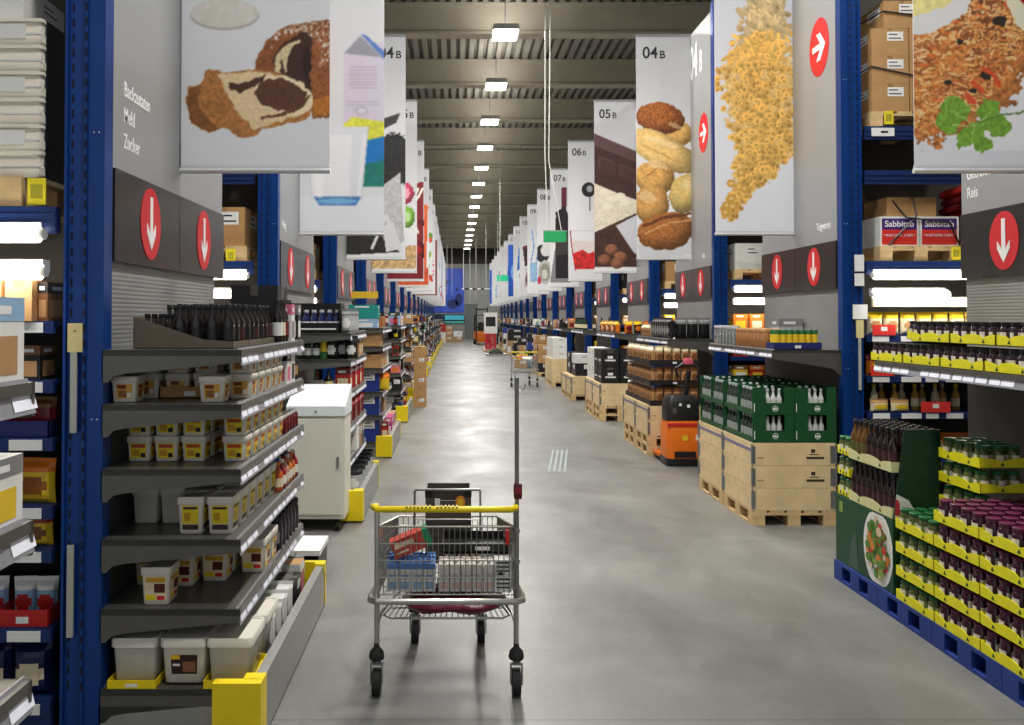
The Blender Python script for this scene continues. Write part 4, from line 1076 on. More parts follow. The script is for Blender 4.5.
def gondola_left(k, y, L, zs, label):
    o = thing('gondola_shelf', label, 'shelf', None, (0,y,0))
    part(o, 'back_panel', G().bx(XL-.005,XL+.022,0.105,PLEN-.05,0,1.8).mesh('back_panel', back_dark)); part(o, 'upper_panel', G().bx(XL-.005,XL+.022,0.105,PLEN-.05,1.8,2.28).mesh('upper_panel', back_grey))
    for z in zs:
        b, e, r = shelf_mesh(L, XB, XS, .16, .062)
        part(o, 'shelf_board', b, (0,0,z), subs=(('end_bracket',e),('end_bracket',e,(0,L-.012,0)))+((('price_rail',r),) if z > .3 else ()))
    bp = part(o, 'bumper', G().bx(XS+.09,XS+.14,-.12,L+.03,.02,.3).bx(XB,XS+.09,.0,L,.0,.12).mesh('bumper', mat('bumper_grey',(150,150,146),.4,.3)))
    gd = G().bx(XS-.08,XS+.145,-.17,-.12,.02,.31).bx(XS+.05,XS+.146,-.125,-.06,.02,.31)
    c = ob('corner_guard', gd.mesh('corner_guard', yellow_plastic), bp)
    c = ob('corner_guard', G().bx(XS+.0,XS+.145,L+.03,L+.07,.02,.31).bx(XS+.08,XS+.146,L-.02,L+.03,.25,.312).mesh('corner_guard', yellow_plastic), bp)
    return o
def gy(k): return rowy(k) - .10 + (.25 if k == 1 else 0)
SL = 1.56
for k in range(NROW):
    gondola_left(k, gy(k), SL - (.2 if k == 1 else 0), ZL, f'grey gondola shelving under {where_("L",k)} on the left side of the aisle')
gm = thing('gondola_shelf', 'grey gondola shelving cut off by the edge of the view, before the blue post', 'shelf', None, (0,.35,0))
ZM = [.2,.7,1.11,1.5,1.84]
for z in ZM[2:]:
    b, e, r = shelf_mesh(1.56, XB, XS, .2, .085); part(gm, 'shelf_board', b, (0,0,z), subs=(('end_bracket',e),('end_bracket',e,(0,1.56-.012,0)),('price_rail',r)))
part(gm, 'back_panel', G().bx(XL-.005,XL+.022,0,1.5,0,2.2).mesh('back_panel', back_grey))
for i, (z, y, h, c, pos) in enumerate([(1.84,1.80,.205,('white','light blue','tan'),'top'),(1.84,1.6,.205,('white','light blue','tan'),'top'),(1.5,1.8,.165,('white','grey','yellow'),'middle'),(1.5,1.6,.165,('white','grey','yellow'),'middle'),(1.11,1.74,.25,('silver','orange','white'),'low'),(1.11,1.52,.25,('silver','orange','white'),'low')]):
    lay(p_box(.1,.19,h,*c),'retail_box',f'printed baking mix box on the {pos} shelf beside the blue post, {"far end" if i%2==0 else "next to the end one"}','box',XS-.07 - (.02 if z<1.2 else 0),y,z+.002)

# ---- products on the nearest gondola
y0 = gy(0)
G0 = 'on the near gondola'
for t in range(3):
    lay(p_tray(.5,.29,.16,mat('sauce_card',(96,86,74),.7),.035),'display_tray',f'grey card tray of dark bottles, {nth(t)} along the top shelf of the near gondola','tray',-1.36,y0+.25+.30*t,1.842)
    for a in range(6):
        for b in range(3):
            lay(p_bottle(.031,.22 - (.05 if t == 0 and a < 2 else 0),dark_glass,black_plastic,mat('lab_darkred',(60,22,22),.5) if a > 4 and b == 2 else mat('lab_dk',(26,24,24),.4)),'sauce_bottle',f'small dark sauce bottle with black cap in the {nth(t)} grey tray on the top shelf','bottle',-1.56+.082*a,y0+.16+.092*b+.30*t,1.847,RND.random()*6,f'dark bottles in the {nth(t)} grey tray')
for j in range(5): lay(p_bottle(.034,.27,dark_glass,pm('black'),pm(['white','cream','dark red','white','cream'][j])),'sauce_bottle',f'taller dark bottle, {nth(j)} behind the grey trays at the aisle side of the top shelf','bottle',-1.1,y0+1.02+.08*j,1.842)
for j,c in enumerate([('white','pink','grey'),('pink','white','white'),('black','grey','white')]): lay(p_box(.09,.1,.24,*c),'retail_box',f'{c[0]} box, {nth(j)} past the dark bottles at the far end of the top shelf','box',-1.1,y0+1.42-.0+.05*(j-2)+.05*j - .05,1.842) if j != 1 else None
for j in range(3): lay(p_carton(.3,.28,.36,'black',False),'carton',f'black display carton, {nth(j)} along the wall side of the top shelf','carton',-1.28,y0+1.3,1.842) if j == 0 else None
def tubs(style, w, d, h, z, lst, shelfname, desc):
    for n, (x, y, lv) in enumerate(lst):
        if shelfname is None: continue
        col = sorted({round(q[0],2) for q in lst}); ci = col.index(round(x,2))
        row = sorted({round(q[1],2) for q in lst if round(q[0],2) == round(x,2)}); ri = row.index(round(y,2))
        st = '' if max(q[2] for q in lst) == 0 else (' upper' if lv else ' lower')
        lay(p_tub(w,d,h,style),'plastic_tub',f'{desc},{st} {nth(ri)} of column {nth(ci)} from the wall, {shelfname}','tub',x,y0+y,z+.002+lv*(h+.001))
o_ = []
o_ += [(-1.645,.14,0)] + [(-1.61,.33,v) for v in (0,1)] + [(-1.61,.48,v) for v in (0,1)]
o_ += [(-1.46,.36,v) for v in (0,1)] + [(-1.46,.5,v) for v in (0,1)] + [(-1.31,.36,v) for v in (0,1)] + [(-1.31,.5,v) for v in (0,1)]
o_ += [(-1.21,.14,0)] + [(-1.12,.32+.15*j,v) for j in range(5) for v in (0,1)]
tubs('orange',.135,.135,.128,1.575,o_,'second shelf','white tub with orange label')
thing('card_tray','brown card tray between the tubs with orange labels on the second shelf','tray',lowtray(.32,.3,.06,kraft),(-1.385,y0+.43,1.576)).location.y = y0+.43
b_ = [(-1.62+.14*c,.26+.15*r,v) for c in range(3) for r in range(2) for v in (0,1)] + [(-1.13,.26+.15*j,v) for j in range(6) for v in (0,1)] + [(-1.265 + .0,.52+.15*r,v) for r in range(2) for v in (0,1)]
tubs('yellow',.128,.128,.128,1.26,b_,'third shelf','white tub with yellow label')
tubs('clear',.14,.15,.185,.92,[(-1.62,.36+.17*r,0) for r in range(2)]+[(-1.475,.36+.17*r,0) for r in range(2)],'fourth shelf','pale grey unlabelled tub')
tubs('tall',.134,.15,.185,.92,[(-1.315,.16+.16*r,0) for r in range(5)]+[(-1.168,.16+.16*r,0) for r in range(6)],'fourth shelf','tall white tub with yellow label')
tubs('cream',.15,.15,.185,.585,[(-1.47,.12,0),(-1.62,.4,0),(-1.44,.38,0),(-1.29,.46,0),(-1.29,.62,0),(-1.12,.6,0),(-1.12,.76,0),(-1.44,.55,0)],'fifth shelf','cream tub with brown picture label')
for i, (st, x) in enumerate((('clear',-1.565),('choc',-1.325),('clear',-1.10))):
    nm = ('plain white bucket in a yellow tray beside the blue post','white bucket with dark chocolate label on the bottom shelf','plain white bucket in a yellow tray beside the yellow guard')[i]
    lay(p_tub(.225,.28,.225,st if st != 'clear' else 'clear'),'plastic_bucket',nm,'bucket',x,y0+.16,.212)
    if i != 1: thing('shelf_tray',('yellow tray under the plain bucket beside the blue post','yellow tray under the plain bucket beside the yellow guard')[i//2],'tray',lowtray(.235,.3,.04,yellow_plastic),(x,y0+.155,.202))
    lay(p_tub(.225,.28,.225,'clear'),'plastic_bucket',nm.split(' in a')[0].split(' with')[0]+f', second row, {nth(i)} from the wall','bucket',x,y0+.47,.202)
# aisle edge of the far half
def edge(seq, y, x, z, where, extra=''):
    for n, (pr, nm, ds, ct, w) in enumerate(seq):
        lay(pr, nm, f'{ds}, {nth(n)} along {where}', ct, x, y + w/2, z+.002, 0); y += w
S0 = lambda lev: f'the aisle edge of the {lev} near shelf past the tubs'
edge([(p_box(.09,.11,.2,'white','black','pink'),'retail_box','white box','box',.13),(p_box(.09,.11,.22,'white','white','black'),'retail_box','slanted white box','box',.13),(p_bottle(.035,.22,brown_glass,pm('black'),pm('cream')),'bottle','brown bottle','bottle',.09),(p_bottle(.035,.22,dark_glass,pm('red'),pm('tan')),'bottle','dark bottle with red cap','bottle',.09)],y0+1.08,-1.1,1.575,S0('second'))
edge([(p_jar(.036,.12,mat('jam',(96,20,26),.2),pm('white'),None),'jam_jar',f'dark red jar','jar',.085) for _ in range(5)],y0+1.1,-1.1,1.26,S0('third'))
edge([(p_bottle(.034,.18,mat('syrup_%d'%j,[(190,90,40),(150,30,36),(196,140,120),(206,120,50)][j%4],.25),pm(['orange','white','red','white'][j%4]),pm(['cream','white'][j%2])),'syrup_bottle',['amber','red','pink','orange'][j%4]+' syrup bottle','bottle',.09) for j in range(6)],y0+1.0,-1.1,.92,S0('fourth'))
edge([(p_jar(.04,.2,mat('dark_jar',(44,40,48),.15),pm('black'),(pm('grey'),pm('grey'))),'tall_jar','tall dark jar','jar',.095) for _ in range(6)],y0+.92,-1.09,.585,S0('fifth'))
edge([(p_pouch(.16,.2,.12,'white','white','silver'),'goods_bag','white filled bag','bag',.15) for _ in range(4)]+[(p_carton(.14,.2,.16,'black',True),'carton','dark carton','carton',.22),(p_box(.12,.13,.2,'tan','white','pink'),'retail_box','pale printed box','box',.15),(p_jar(.05,.2,mat('pale_jar',(200,196,190),.2),pm('grey'),None),'tall_jar','pale tall jar','jar',.12)],y0+.42,-.98-.08,.2,S0('lowest'))

# ---- the other left gondolas
def goods(i, r, hmax, wmax):
    """one random shelf product -> proto, name, description, category, width along the aisle"""
    cols = ['red','yellow','blue','tan','brown','white','black','dark green','orange','cream','pink','teal','light blue','navy','grey','dark red']
    c = [r.choice(cols) for _ in range(3)]
    kind = r.choice(['box','box','carton','bottle','bottle','pouch','can','jar','tube'])
    h = min(hmax, r.choice([.16,.2,.24,.28]))
    if kind == 'box': w = min(wmax, r.choice([.12,.18,.22])); return p_box(w,w,h,*c),'retail_box',f'{c[0]} printed box','box',w+.01
    if kind == 'carton': w = min(wmax,.26); k = r.choice(['kraft','white','black','tan']); return p_carton(.26,w,min(hmax,.24),k,True),'carton',f'{"brown" if k=="kraft" else k} carton','carton',w+.01
    if kind == 'bottle': gl = r.choice([dark_glass,brown_glass,green_glass]); return p_bottle1(.04,max(h,.24) if hmax > .24 else h,gl,pm(c[1]),pm(c[2])),'bottle',f'{"brown" if gl is brown_glass else "dark green" if gl is green_glass else "black"} bottle with {c[2]} label','bottle',.09
    if kind == 'pouch': return p_pouch(.18,h,.1,*c),'snack_pouch',f'{c[0]} and {c[1]} pouch','pouch',.2
    if kind == 'can': return p_can(.05,.13,c[0],c[1]),'food_can',f'{c[0]} food can','can',.11
    if kind == 'jar': return p_jar(.045,.15,mat('jarfill_'+c[0],PAL[c[0]],.2),pm(c[1]),None),'food_jar',f'{c[0]} filled jar','jar',.1
    return p_tube(.04,.24 if hmax > .23 else h,c[0],c[1],c[2]),'snack_tube',f'{c[0]} snack tube','tube',.1
LEV = ['lowest','fifth','fourth','third','second','top']
def fill_edge(side, k, z, lev, y, y1, x, hmax, wmax, r, ends=()):
    n = 0; rot = PI/2 if side == 'L' else -PI/2
    while y < y1 - .06:
        pr, nm, ds, ct, w = goods(n, r, hmax, wmax)
        if y + w > y1 + .02: break
        lay(pr, nm, f'{ds}, {nth(n)} along the {lev} shelf under {where_(side,k)}', ct, x, y+w/2, z+.002, rot, None, noparts=k > 3); y += w; n += 1
    for j, xx in enumerate(ends):
        pr, nm, ds, ct, w = goods(n, r, hmax, wmax)
        lay(pr, nm, f'{ds}, {nth(j)} inward from the aisle, {lev} shelf end under {where_(side,k)}', ct, xx, y1*0 + gy(k)+.13, z+.002, 0, None, noparts=k > 3)
# second gondola: hand placed near end, the rest random
y1 = gy(1)+.02
def L1(pr,nm,ds,ct,x,dy,z): lay(pr,nm,ds+' on the gondola behind the white cabinet',ct,x,y1+dy,z+.002)
crate = G().bx(-.25,.25,-.13,.13,0,.01).bx(-.25,-.235,-.13,.13,0,.3).bx(.235,.25,-.13,.13,0,.3).bx(-.25,.25,-.13,-.12,0,.1).bx(-.25,.25,.12,.13,0,.3).bx(-.2,.2,-.131,-.13,.03,.045,1)
thing('bottle_crate','open black display case of blue bottles on the top shelf behind the white cabinet','crate',crate.mesh('bottle_crate',[black_plastic,paper]),(-1.4,y1+.18,1.842))
for j in range(6):
    for b in range(2): lay(p_bottle1(.034,.22,mat('navy_glass',(26,34,80),.15),pm('silver'),pm('white')),'bottle','navy bottle with white label standing in the black display case behind the cabinet','bottle',-1.6+.08*j,y1+.12+.1*b,1.853,0,'navy bottles in the black display case')
for j in range(4): L1(p_pouch(.12,.24,.08,'silver','grey','white'),'snack_pouch',f'silver pouch, {nth(j)} along the top shelf','pouch',-1.1,.12+.17*j,1.84)
for j in range(4): L1(p_bottle(.038,.24,green_glass,pm('dark green'),pm('white')),'bottle',f'green bottle with white label, {nth(j)} from the wall','bottle',-1.66+.085*j,.1,1.575) 
L1(p_tube(.04,.25,'green','yellow','black'),'snack_tube','green and yellow snack tube','tube',-1.33,.1,1.575)
for j in range(3): L1(p_pouch(.13,.23,.1,'black','black','white'),'snack_pouch',f'black pouch with white patch, {nth(j)} from the wall','pouch',-1.25+.1*j,.12+.08*(j%2),1.575)
L1(p_bottle(.045,.2,dark_glass,pm('black'),mat('lab_yelb',(222,206,130),.5)),'bottle','squat dark bottle with yellow label','bottle',-1.27,.06,1.262) 
for j in range(5): L1(p_pouch(.14,.22,.09,'tan','black','cream') if j < 3 else p_box(.13,.14,.2,'tan','brown','cream'),'snack_pouch' if j < 3 else 'retail_box',f'tan pack, {nth(j)} along the second shelf','pouch',-1.12,.3+.19*j,1.575)
rr_ = random.Random(5)
for z, lev, c in ((1.26,'third',('red','dark red','cream')),(.92,'fourth',('dark red','red','brown'))):
    for j in range(6): L1(p_pouch(.17,.22,.09,*c) if j % 2 else p_box(.15,.16,.22,*c),'snack_pouch' if j % 2 else 'retail_box',f'{c[0]} pack, {nth(j)} along the {lev} shelf','pouch',-1.13,.14+.2*j,z)
fill_edge('L',1,.585,'fifth',y1+.1,y1+1.3,-1.14,.25,.2,rr_)
for j in range(5): L1(p_pouch(.24,.3,.16,'silver','black','white'),'goods_bag',f'shiny silver and black bag, {nth(j)} along the bottom shelf','bag',-1.05,.12+.24*j,.2)
# third gondola
y2 = gy(2)+.03
def L2(pr,nm,ds,ct,x,dy,z,rz=0): lay(pr,nm,ds+' on the gondola under the tea banner',ct,x,y2+dy,z+.002,rz)
thing('header_card','yellow header card above the teal box on the third gondola','sign',G().bx(-.2,.2,0,.01,0,.1).mesh('header_card',[mat('card_yel',(226,176,40),.5)]),(-1.35,y2+.35,2.28))
L2(p_box(.4,.3,.13,'light blue','light blue','white'),'retail_box','flat light blue box','box',-1.33,.18,1.84); lay(p_box(.42,.3,.2,'teal','teal','teal'),'retail_box','big teal box on top of the flat light blue box','box',-1.33,y2+.18,1.976)
L2(p_carton(.34,.4,.26,'tan',False),'carton','tan carton','carton',-1.25,.22,1.575-.0); L2(p_carton(.36,.4,.2,'tan',False),'carton','lower tan carton','carton',-1.25,.22,1.26)
for z, nm in ((.92,'fourth'),(.585,'fifth'),(.2,'lowest')): L2(p_carton(.44,.4,.29 if z > .3 else .34,'blue',True),'carton',f'royal blue carton on the {nm} shelf','carton',-1.32,.22,z)
L2(p_pouch(.2,.26,.12,'yellow','orange','yellow'),'snack_pouch','yellow bag beside the blue carton','bag',-1.06,.2,.92); L2(p_box(.1,.12,.28,'red','dark red','cream'),'retail_box','red box beside the lowest blue carton','box',-1.02,.12,.2)
for j in range(4): L2(p_box(.12,.2,.3,'magenta','pink','white') if j < 2 else p_box(.12,.2,.3,'tan','brown','cream'),'retail_box',f'{"magenta" if j<2 else "tan"} upright box, {nth(j)} along the lowest shelf','box',-1.0,.5+.22*j,.2)
r2 = random.Random(8)
for z, lev in zip(ZL[1:], LEV[1:]): fill_edge('L',2,z,lev,y2+.5,gy(2)+SL,-1.19,.24,.24,r2)
for k in range(3, NROW):
    r = random.Random(100+k); yk = gy(k)
    near = k < 6
    for z, lev in zip(ZL if near else ZL[::1 if k < 10 else 2], LEV if near else LEV[::1 if k < 10 else 2]):
        fill_edge('L',k,z,lev,yk+(.25 if near else .05),yk+(SL if k < 8 else SL*.8),-1.19 if z > .3 else -1.1,.25,.26,r, (-1.15,-1.4,-1.62) if near else (-1.2,-1.5) if k < 10 else (-1.25,))
# cartons stacked on the floor beyond the fourth gondola
yc = 17.3
for j in range(6): lay(p_carton(.27,.4,.222,'kraft',j % 2 == 0),'carton',f'brown carton, {nth(j)} from the floor in the stack standing in the aisle','carton',-.78,yc,.002+.223*j)
# ------------------------------------------------------------------ right gondolas: one shelf each, pallets below
XA = 3.07
def gondola_right(k, y, L):
    o = thing('gondola_shelf', f'grey gondola with one high shelf under {where_("R",k)} on the right side of the aisle', 'shelf', None, (0,y,0))
    part(o, 'back_panel', G().bx(XR-.022,XR+.005,.07,L,0,1.66).mesh('back_panel', back_dark))
    part(o, 'upper_panel', G().bx(XR-.022,XR+.005,.07,L,1.66,2.28).mesh('upper_panel', back_grey))
    b, e, r = shelf_mesh(L, XR-.03, XA, .24, .085)
    part(o, 'shelf_board', b, (0,0,1.68), subs=(('end_bracket',e),('price_rail',r)))
for k in range(NROW): gondola_right(k, rowy(k)-.07, 1.86)
ZR = 1.68
# jars on trays
PICK = mat('pickle_jar', (70,78,34), .12, noise=.3, scale=40, spec=.6)
BEET = mat('beet_jar', (52,14,34), .1, noise=.15, scale=30, spec=.7)
DARKJ = mat('dark_cherry_jar', (34,18,26), .1, noise=.1, spec=.7)
lidg = mat('lid_green', (30,96,50), .35); lidp = mat('lid_purple', (92,26,62), .35); lidk = mat('lid_black', (26,24,26), .3)
lab_w = mat('jar_lab_white', (214,208,190), .5, noise=.05); lab_d = mat('jar_lab_dark', (46,26,40), .5); lab_g = mat('jar_lab_green', (120,140,70), .5)
def jar_tray(x, y, z, w, d, jars, label, group, jarlabel, nx, ny, rows, emb=True, end=False):
    """tray with jars; rows lists which x-rows stand in it; returns nothing"""
    lay(p_jartray(w, d, .062, tray_yellow, emb), 'jar_tray', label, 'tray', x, y, z)
    pr = {'pickle': p_jar(.042,.128,PICK,lidg,(lab_g,lab_w)) , 'beet': p_jar(.042,.128,BEET,lidp,(lab_d,lab_w)), 'dark': p_jar(.042,.128,DARKJ,lidk,(lab_d,lab_w))}[jars]
    for i in range(nx):
        for j in range(ny):
            if i not in rows and not (end and j == 0): continue
            lay(pr, {'pickle':'pickle_jar','beet':'beetroot_jar','dark':'preserve_jar'}[jars], jarlabel, 'jar', x - w/2 + w*(i+.5)/nx, y - d/2 + d*(j+.5)/ny, z+.005, RND.uniform(-.25,.25), group)
for j in range(4): pallet('display_pallet','blue pallet, '+['under the near edge of the beetroot jars','under the middle of the jar trays','under the green pickle trays and display edge','under the far part of the green bottle display'][j],(3.31,3.83+.605*j,0),.8,.6,blue_wood)
PT = .155
for ci, (yc_, kind, nl) in enumerate(((4.92,'pickle',4),(4.51,'beet',5),(4.10,'beet',5))):
    cn = ('green pickle column beside the bottle display','middle beetroot column on the blue pallet','beetroot column at the edge of the view')[ci]
    for lv in range(nl):
        top = lv == nl-1
        lv_ = f'{nth(lv)} layer of the {cn}'
        jar_tray(3.055,yc_,.146+PT*lv,.28,.4,kind,f'yellow card tray, {lv_}',f'jars in the {lv_}',('green pickle' if kind=='pickle' else 'dark beetroot')+f' jar in the {lv_}',3,4,(0,1,2) if top else (0,),True,ci == 2)
    n2 = 7 if ci == 0 else nl
    for lv in range(n2):
        top = lv == n2-1
        lv_ = f'{nth(lv)} inner layer behind the {cn}'
        jar_tray(3.345,yc_,.146+PT*lv,.28,.4,kind,f'yellow card tray, {lv_}',f'jars in the {lv_}',('green pickle' if kind=='pickle' else 'dark beetroot')+f' jar in the {lv_}',3,4,(0,1,2) if top else (0,) if ci == 0 and lv > 3 else (),True,ci == 2 or (ci == 0 and lv > 4))
for lv in range(0):
    lv_ = f'{nth(lv)} layer of the tall stack against the dark back panel'
    jar_tray(3.595,4.9,.146+PT*lv,.2,.4,'pickle',f'yellow card tray, {lv_}',f'jars in the {lv_}',f'green pickle jar in the {lv_}',2,4,(0,1) if lv > 4 else (0,) if lv > 3 else ())
# green bottle display
gd_ = mat('display_green', (20,66,38), .5, noise=.08, scale=3); gd2 = mat('display_green_dark', (18,54,34), .5, noise=.06)
ds = thing('bottle_display','dark green cardboard display stand printed with a salad plate on the blue pallet','display',G().bx(-.385,.385,-.385,.385,0,.5).mesh('display_base',gd_),(3.31,5.555,.146))
g = G(); 
def ov(cy, cz, ry, rz, off, m, n=26, clip=-.38):
    g.poly([(-.385-off, max(clip, cy+ry*math.cos(2*PI*j/n)), max(.01,min(.49,cz+rz*math.sin(2*PI*j/n)))) for j in range(n)], m)
ov(-.2,.25,.185,.27,.001,0); ov(-.2,.25,.165,.245,.0015,1)
rs = random.Random(3)
for j in range(70):
    a = rs.uniform(0,2*PI); q = math.sqrt(rs.random())*.9
    ov(-.2+math.cos(a)*q*.14, .25+math.sin(a)*q*.21, rs.uniform(.018,.04), rs.uniform(.018,.04), .002+.0002*j, rs.choice([2,3,4,5,2,6]), 9)
g.poly([(-.3862,.05,.01),(-.3862,.2,.01),(-.3862,.16,.2),(-.3862,.1,.3)],7); g.poly([(-.3862,.28,.38),(-.3862,.33,.38),(-.3862,.33,.46),(-.3862,.28,.46)],6)
part(ds,'picture',g.mesh('picture',[pm('white'),mat('plate_white',(216,216,208),.5),mat('leaf',(80,124,46),.5),mat('tomato',(190,60,40),.5),mat('carrot',(206,126,50),.5),mat('onion',(206,180,150),.5),mat('leaf2',(130,156,70),.5),mat('figure_dim',(60,84,66),.5)]))
hp = G().loft([[(-.38,-.386,.5),(-.06,-.386,.5),(-.06,-.386,1.1),(-.3,-.386,1.1)],[(-.38,-.378,.5),(-.06,-.378,.5),(-.06,-.378,1.1),(-.3,-.378,1.1)]],0,smooth=False)
hp.poly([(-.372,-.3875,.5),(-.2,-.3875,.5),(-.28,-.3875,.63),(-.36,-.3875,.67)],1); hp.poly([(-.372,-.388,.53),(-.33,-.388,.52),(-.34,-.388,.62),(-.365,-.388,.64)],2)
part(ds,'side_panel',hp.mesh('side_panel',[gd2,pm('white'),mat('swoosh_red',(196,60,70),.5)]))
amber_b = mat('vinegar_glass', (96,62,18), .1, noise=.1, spec=.7); dkb = mat('balsamic_glass', (30,14,16), .1, noise=.05, spec=.7)
cream_tray = mat('tray_cream', (206,204,150), .5, noise=.04)
for lv, z in enumerate((.648,.955)):
    lay(p_jartray(.34,.56,.07,cream_tray,True),'bottle_tray',('lower','upper')[lv]+' cream tray of vinegar bottles on the green display','tray',3.1,5.47,z)
    for a in range(5 if lv else 2):
        for b in range(8):
            am = lv == 1 and b > 4
            lay(p_bottle(.031,.285,amber_b if am else dkb,pm('black'),mat('lab_olive',(90,84,40),.5) if am else mat('lab_plum',(60,30,34),.5)),'vinegar_bottle',('amber' if am else 'dark')+f' vinegar bottle in the {("lower","upper")[lv]} cream tray of the green display','bottle',2.965+.066*a,5.225+.07*b,z+.005,0,f'{("lower","upper")[lv]} {"amber" if am else "dark"} vinegar bottles')
for lv in range(3):
    jar_tray(3.06,5.85,.648+PT*lv,.24,.18,'pickle',f'small yellow tray, {nth(lv)} layer at the far corner of the green display',f'jars in the small tray layer {nth(lv)}',f'pickle jar in the {nth(lv)} small yellow tray on the green display',3,2,(0,1,2))
# jars on the shelf above
G2 = 'on the high shelf above the beetroot jars'
for j in range(4):
    yj = 5.52 - .41*j
    jar_tray(3.215,yj,ZR+.002,.26,.4,'dark',f'yellow tray, lower front row, {nth(j)} from the far end {G2}',f'jars in the lower front tray {nth(j)}',f'dark preserve jar, lower front tray {nth(j)} from the far end {G2}',3,5,(0,1))
    jar_tray(3.215,yj-.1,ZR+.002+PT,.26,.4,'dark',f'yellow tray, upper front row, {nth(j)} from the far end {G2}',f'jars in the upper front tray {nth(j)}',f'dark preserve jar, upper front tray {nth(j)} from the far end {G2}',3,5,(0,1)) if j else None
    jar_tray(3.485,yj,ZR+.002,.26,.4,'dark',f'yellow tray, lower back row, {nth(j)} from the far end {G2}','x','x y z w',3,5,())
    jar_tray(3.485,yj,ZR+.002+PT,.26,.4,'dark',f'yellow tray, upper back row, {nth(j)} from the far end {G2}',f'jars in the upper back tray {nth(j)}',f'dark preserve jar, upper back tray {nth(j)} from the far end {G2}',3,5,(0,))

# ---- crates with collars
def collar_mesh(sx, sy, h, near):
    k = ('col',sx,sy,h,near)
    if k in CACHE: return CACHE[k]
    t = .02; g = G()
    for x in (-sx/2, sx/2-t): g.bx(x,x+t,-sy/2,sy/2,.0,h-.003)
    for y in (-sy/2, sy/2-t): g.bx(-sx/2+t,sx/2-t,y,y+t,0,h-.003)
    g.bx(-sx/2-.0015,-sx/2,-sy/2+.03,sy/2-.03,h*.6,h*.74,1) if near == 2 else None
    if near in (1,2):
        for u in (.12,): g.bx(u,u+.17,-sy/2-.0012,-sy/2,h*.28,h*.38,2).bx(u+.03,u+.12,-sy/2-.0012,-sy/2,h*.46,h*.5,2).bx(u+.045,u+.085,-sy/2-.0012,-sy/2,h*.56,h*.72,2).bx(-.35,-.29,-sy/2-.0012,-sy/2,h*.3,h*.36,3)
    hgs = []
    for sxn in (-1,1):
        for syn in (-1,1):
            x = sxn*sx/2; y = syn*sy/2; hg = G()
            hg.bx(min(x,x+sxn*.003),max(x,x+sxn*.003),min(y,y-syn*.05),max(y,y-syn*.03),.03,h-.04); hg.bx(min(x,x-sxn*.05),max(x,x-sxn*.03),min(y,y+syn*.003),max(y,y+syn*.003),.02,h-.03)
            hg.cyl((x+sxn*.004,y+syn*.004,0.01),(x+sxn*.004,y+syn*.004,h-.01),.007,6); hgs.append(hg.mesh('hinge',steel))
    CACHE[k] = (g.mesh('collar',[wood_pale,mat('plank_stripe',(126,118,150),.6),mat('stamp_black',(60,48,40),.6),mat('stamp_brown',(170,130,90),.6)]), hgs); return CACHE[k]
def crate_(x, y, sx, sy, n, near, wh, double=0):
    z = 0
    for q in range(double+1):
        pallet('wooden_pallet', f'{"upper " if q else ""}wooden pallet under the {wh}', (x,y,z), sx, sy, wood, near > 0 and not double); z += .146
    for j in range(n):
        me, hg = collar_mesh(sx, sy, .215, near + (1 if near and j == n-1 else 0) + (2 if near and j == 0 else 0))
        o = thing('pallet_collar', f'pale wooden collar, {nth(j)} from below of the {wh}', 'crate', me, (x,y,z))
        if near:
            for q_ in hg: part(o, 'hinge', q_)
        z += .2155
    lidz = z
    return z
yk = rowy(1)-.12
zc = crate_(3.25,yk+.4,.8,.8,3,1,'front wooden crate with green cartons'); crate_(3.25,yk+1.22,.8,.8,3,1,'second wooden crate with green cartons')
def lid_board(x, y, sx, sy, z, wh): thing('crate_lid', f'wooden lid board inside the top of the {wh}', 'board', G().bx(-sx/2+.022,sx/2-.022,-sy/2+.022,sy/2-.022,-.02,0).mesh('crate_lid', wood), (x,y,z))
lid_board(3.25,yk+.4,.8,.8,zc-.003,'front wooden crate with green cartons'); lid_board(3.25,yk+1.22,.8,.8,zc-.003,'second wooden crate with green cartons')
# strips on the aisle side of the crates
gcol = mat('carton_bottle_green',(20,74,38),.5,noise=.05); gcol2 = mat('carton_edge',(60,110,66),.5)
def green_carton():
    if 'gc' in CACHE: return CACHE['gc']
    g = G(); w, d, h, t = .4,.38,.262,.006
    g.bx(-w/2,w/2,-d/2,d/2,0,t).bx(-w/2,w/2,d/2-t,d/2,0,h).bx(w/2-t,w/2,-d/2,d/2,0,h).bx(-w/2,-w/2+t,-d/2,d/2,0,.05)
    g.bx(-w/2,w/2,-d/2,-d/2+t,0,.115).bx(-w/2,-.07,-d/2,-d/2+t,.115,h).bx(.11,w/2,-d/2,-d/2+t,.115,h)
    e = G(); R_ = .028
    e.loft([[(.02+R_*math.cos(2*PI*j/20),-d/2-.0008,.06+R_*math.sin(2*PI*j/20)) for j in range(20)],[(.02+R_*.82*math.cos(2*PI*j/20),-d/2-.0008,.06+R_*.82*math.sin(2*PI*j/20)) for j in range(20)]],0,False,False)
    e.poly([(.0,-d/2-.001,.05),(.04,-d/2-.001,.05),(.044,-d/2-.001,.064),(.03,-d/2-.001,.06),(.02,-d/2-.001,.078),(.01,-d/2-.001,.06),(-.004,-d/2-.001,.064)])
    g.bx(-.185,-.178,-d/2-.001,-d/2,.03,.11,1)
    CACHE['gc'] = (g.mesh('green_carton',[gcol,white_paint]), e.mesh('emblem',white_paint)); return CACHE['gc']
gc, ge = green_carton()
wb = p_bottle(.027,.24,mat('white_bottle',(196,198,192),.3,noise=.05),pm('silver'),pm('white')); gb = p_bottle(.034,.25,mat('water_bottle',(52,60,54),.12,noise=.1),mat('cap_grey',(170,176,176),.35),mat('lab_sil',(150,156,150),.4))
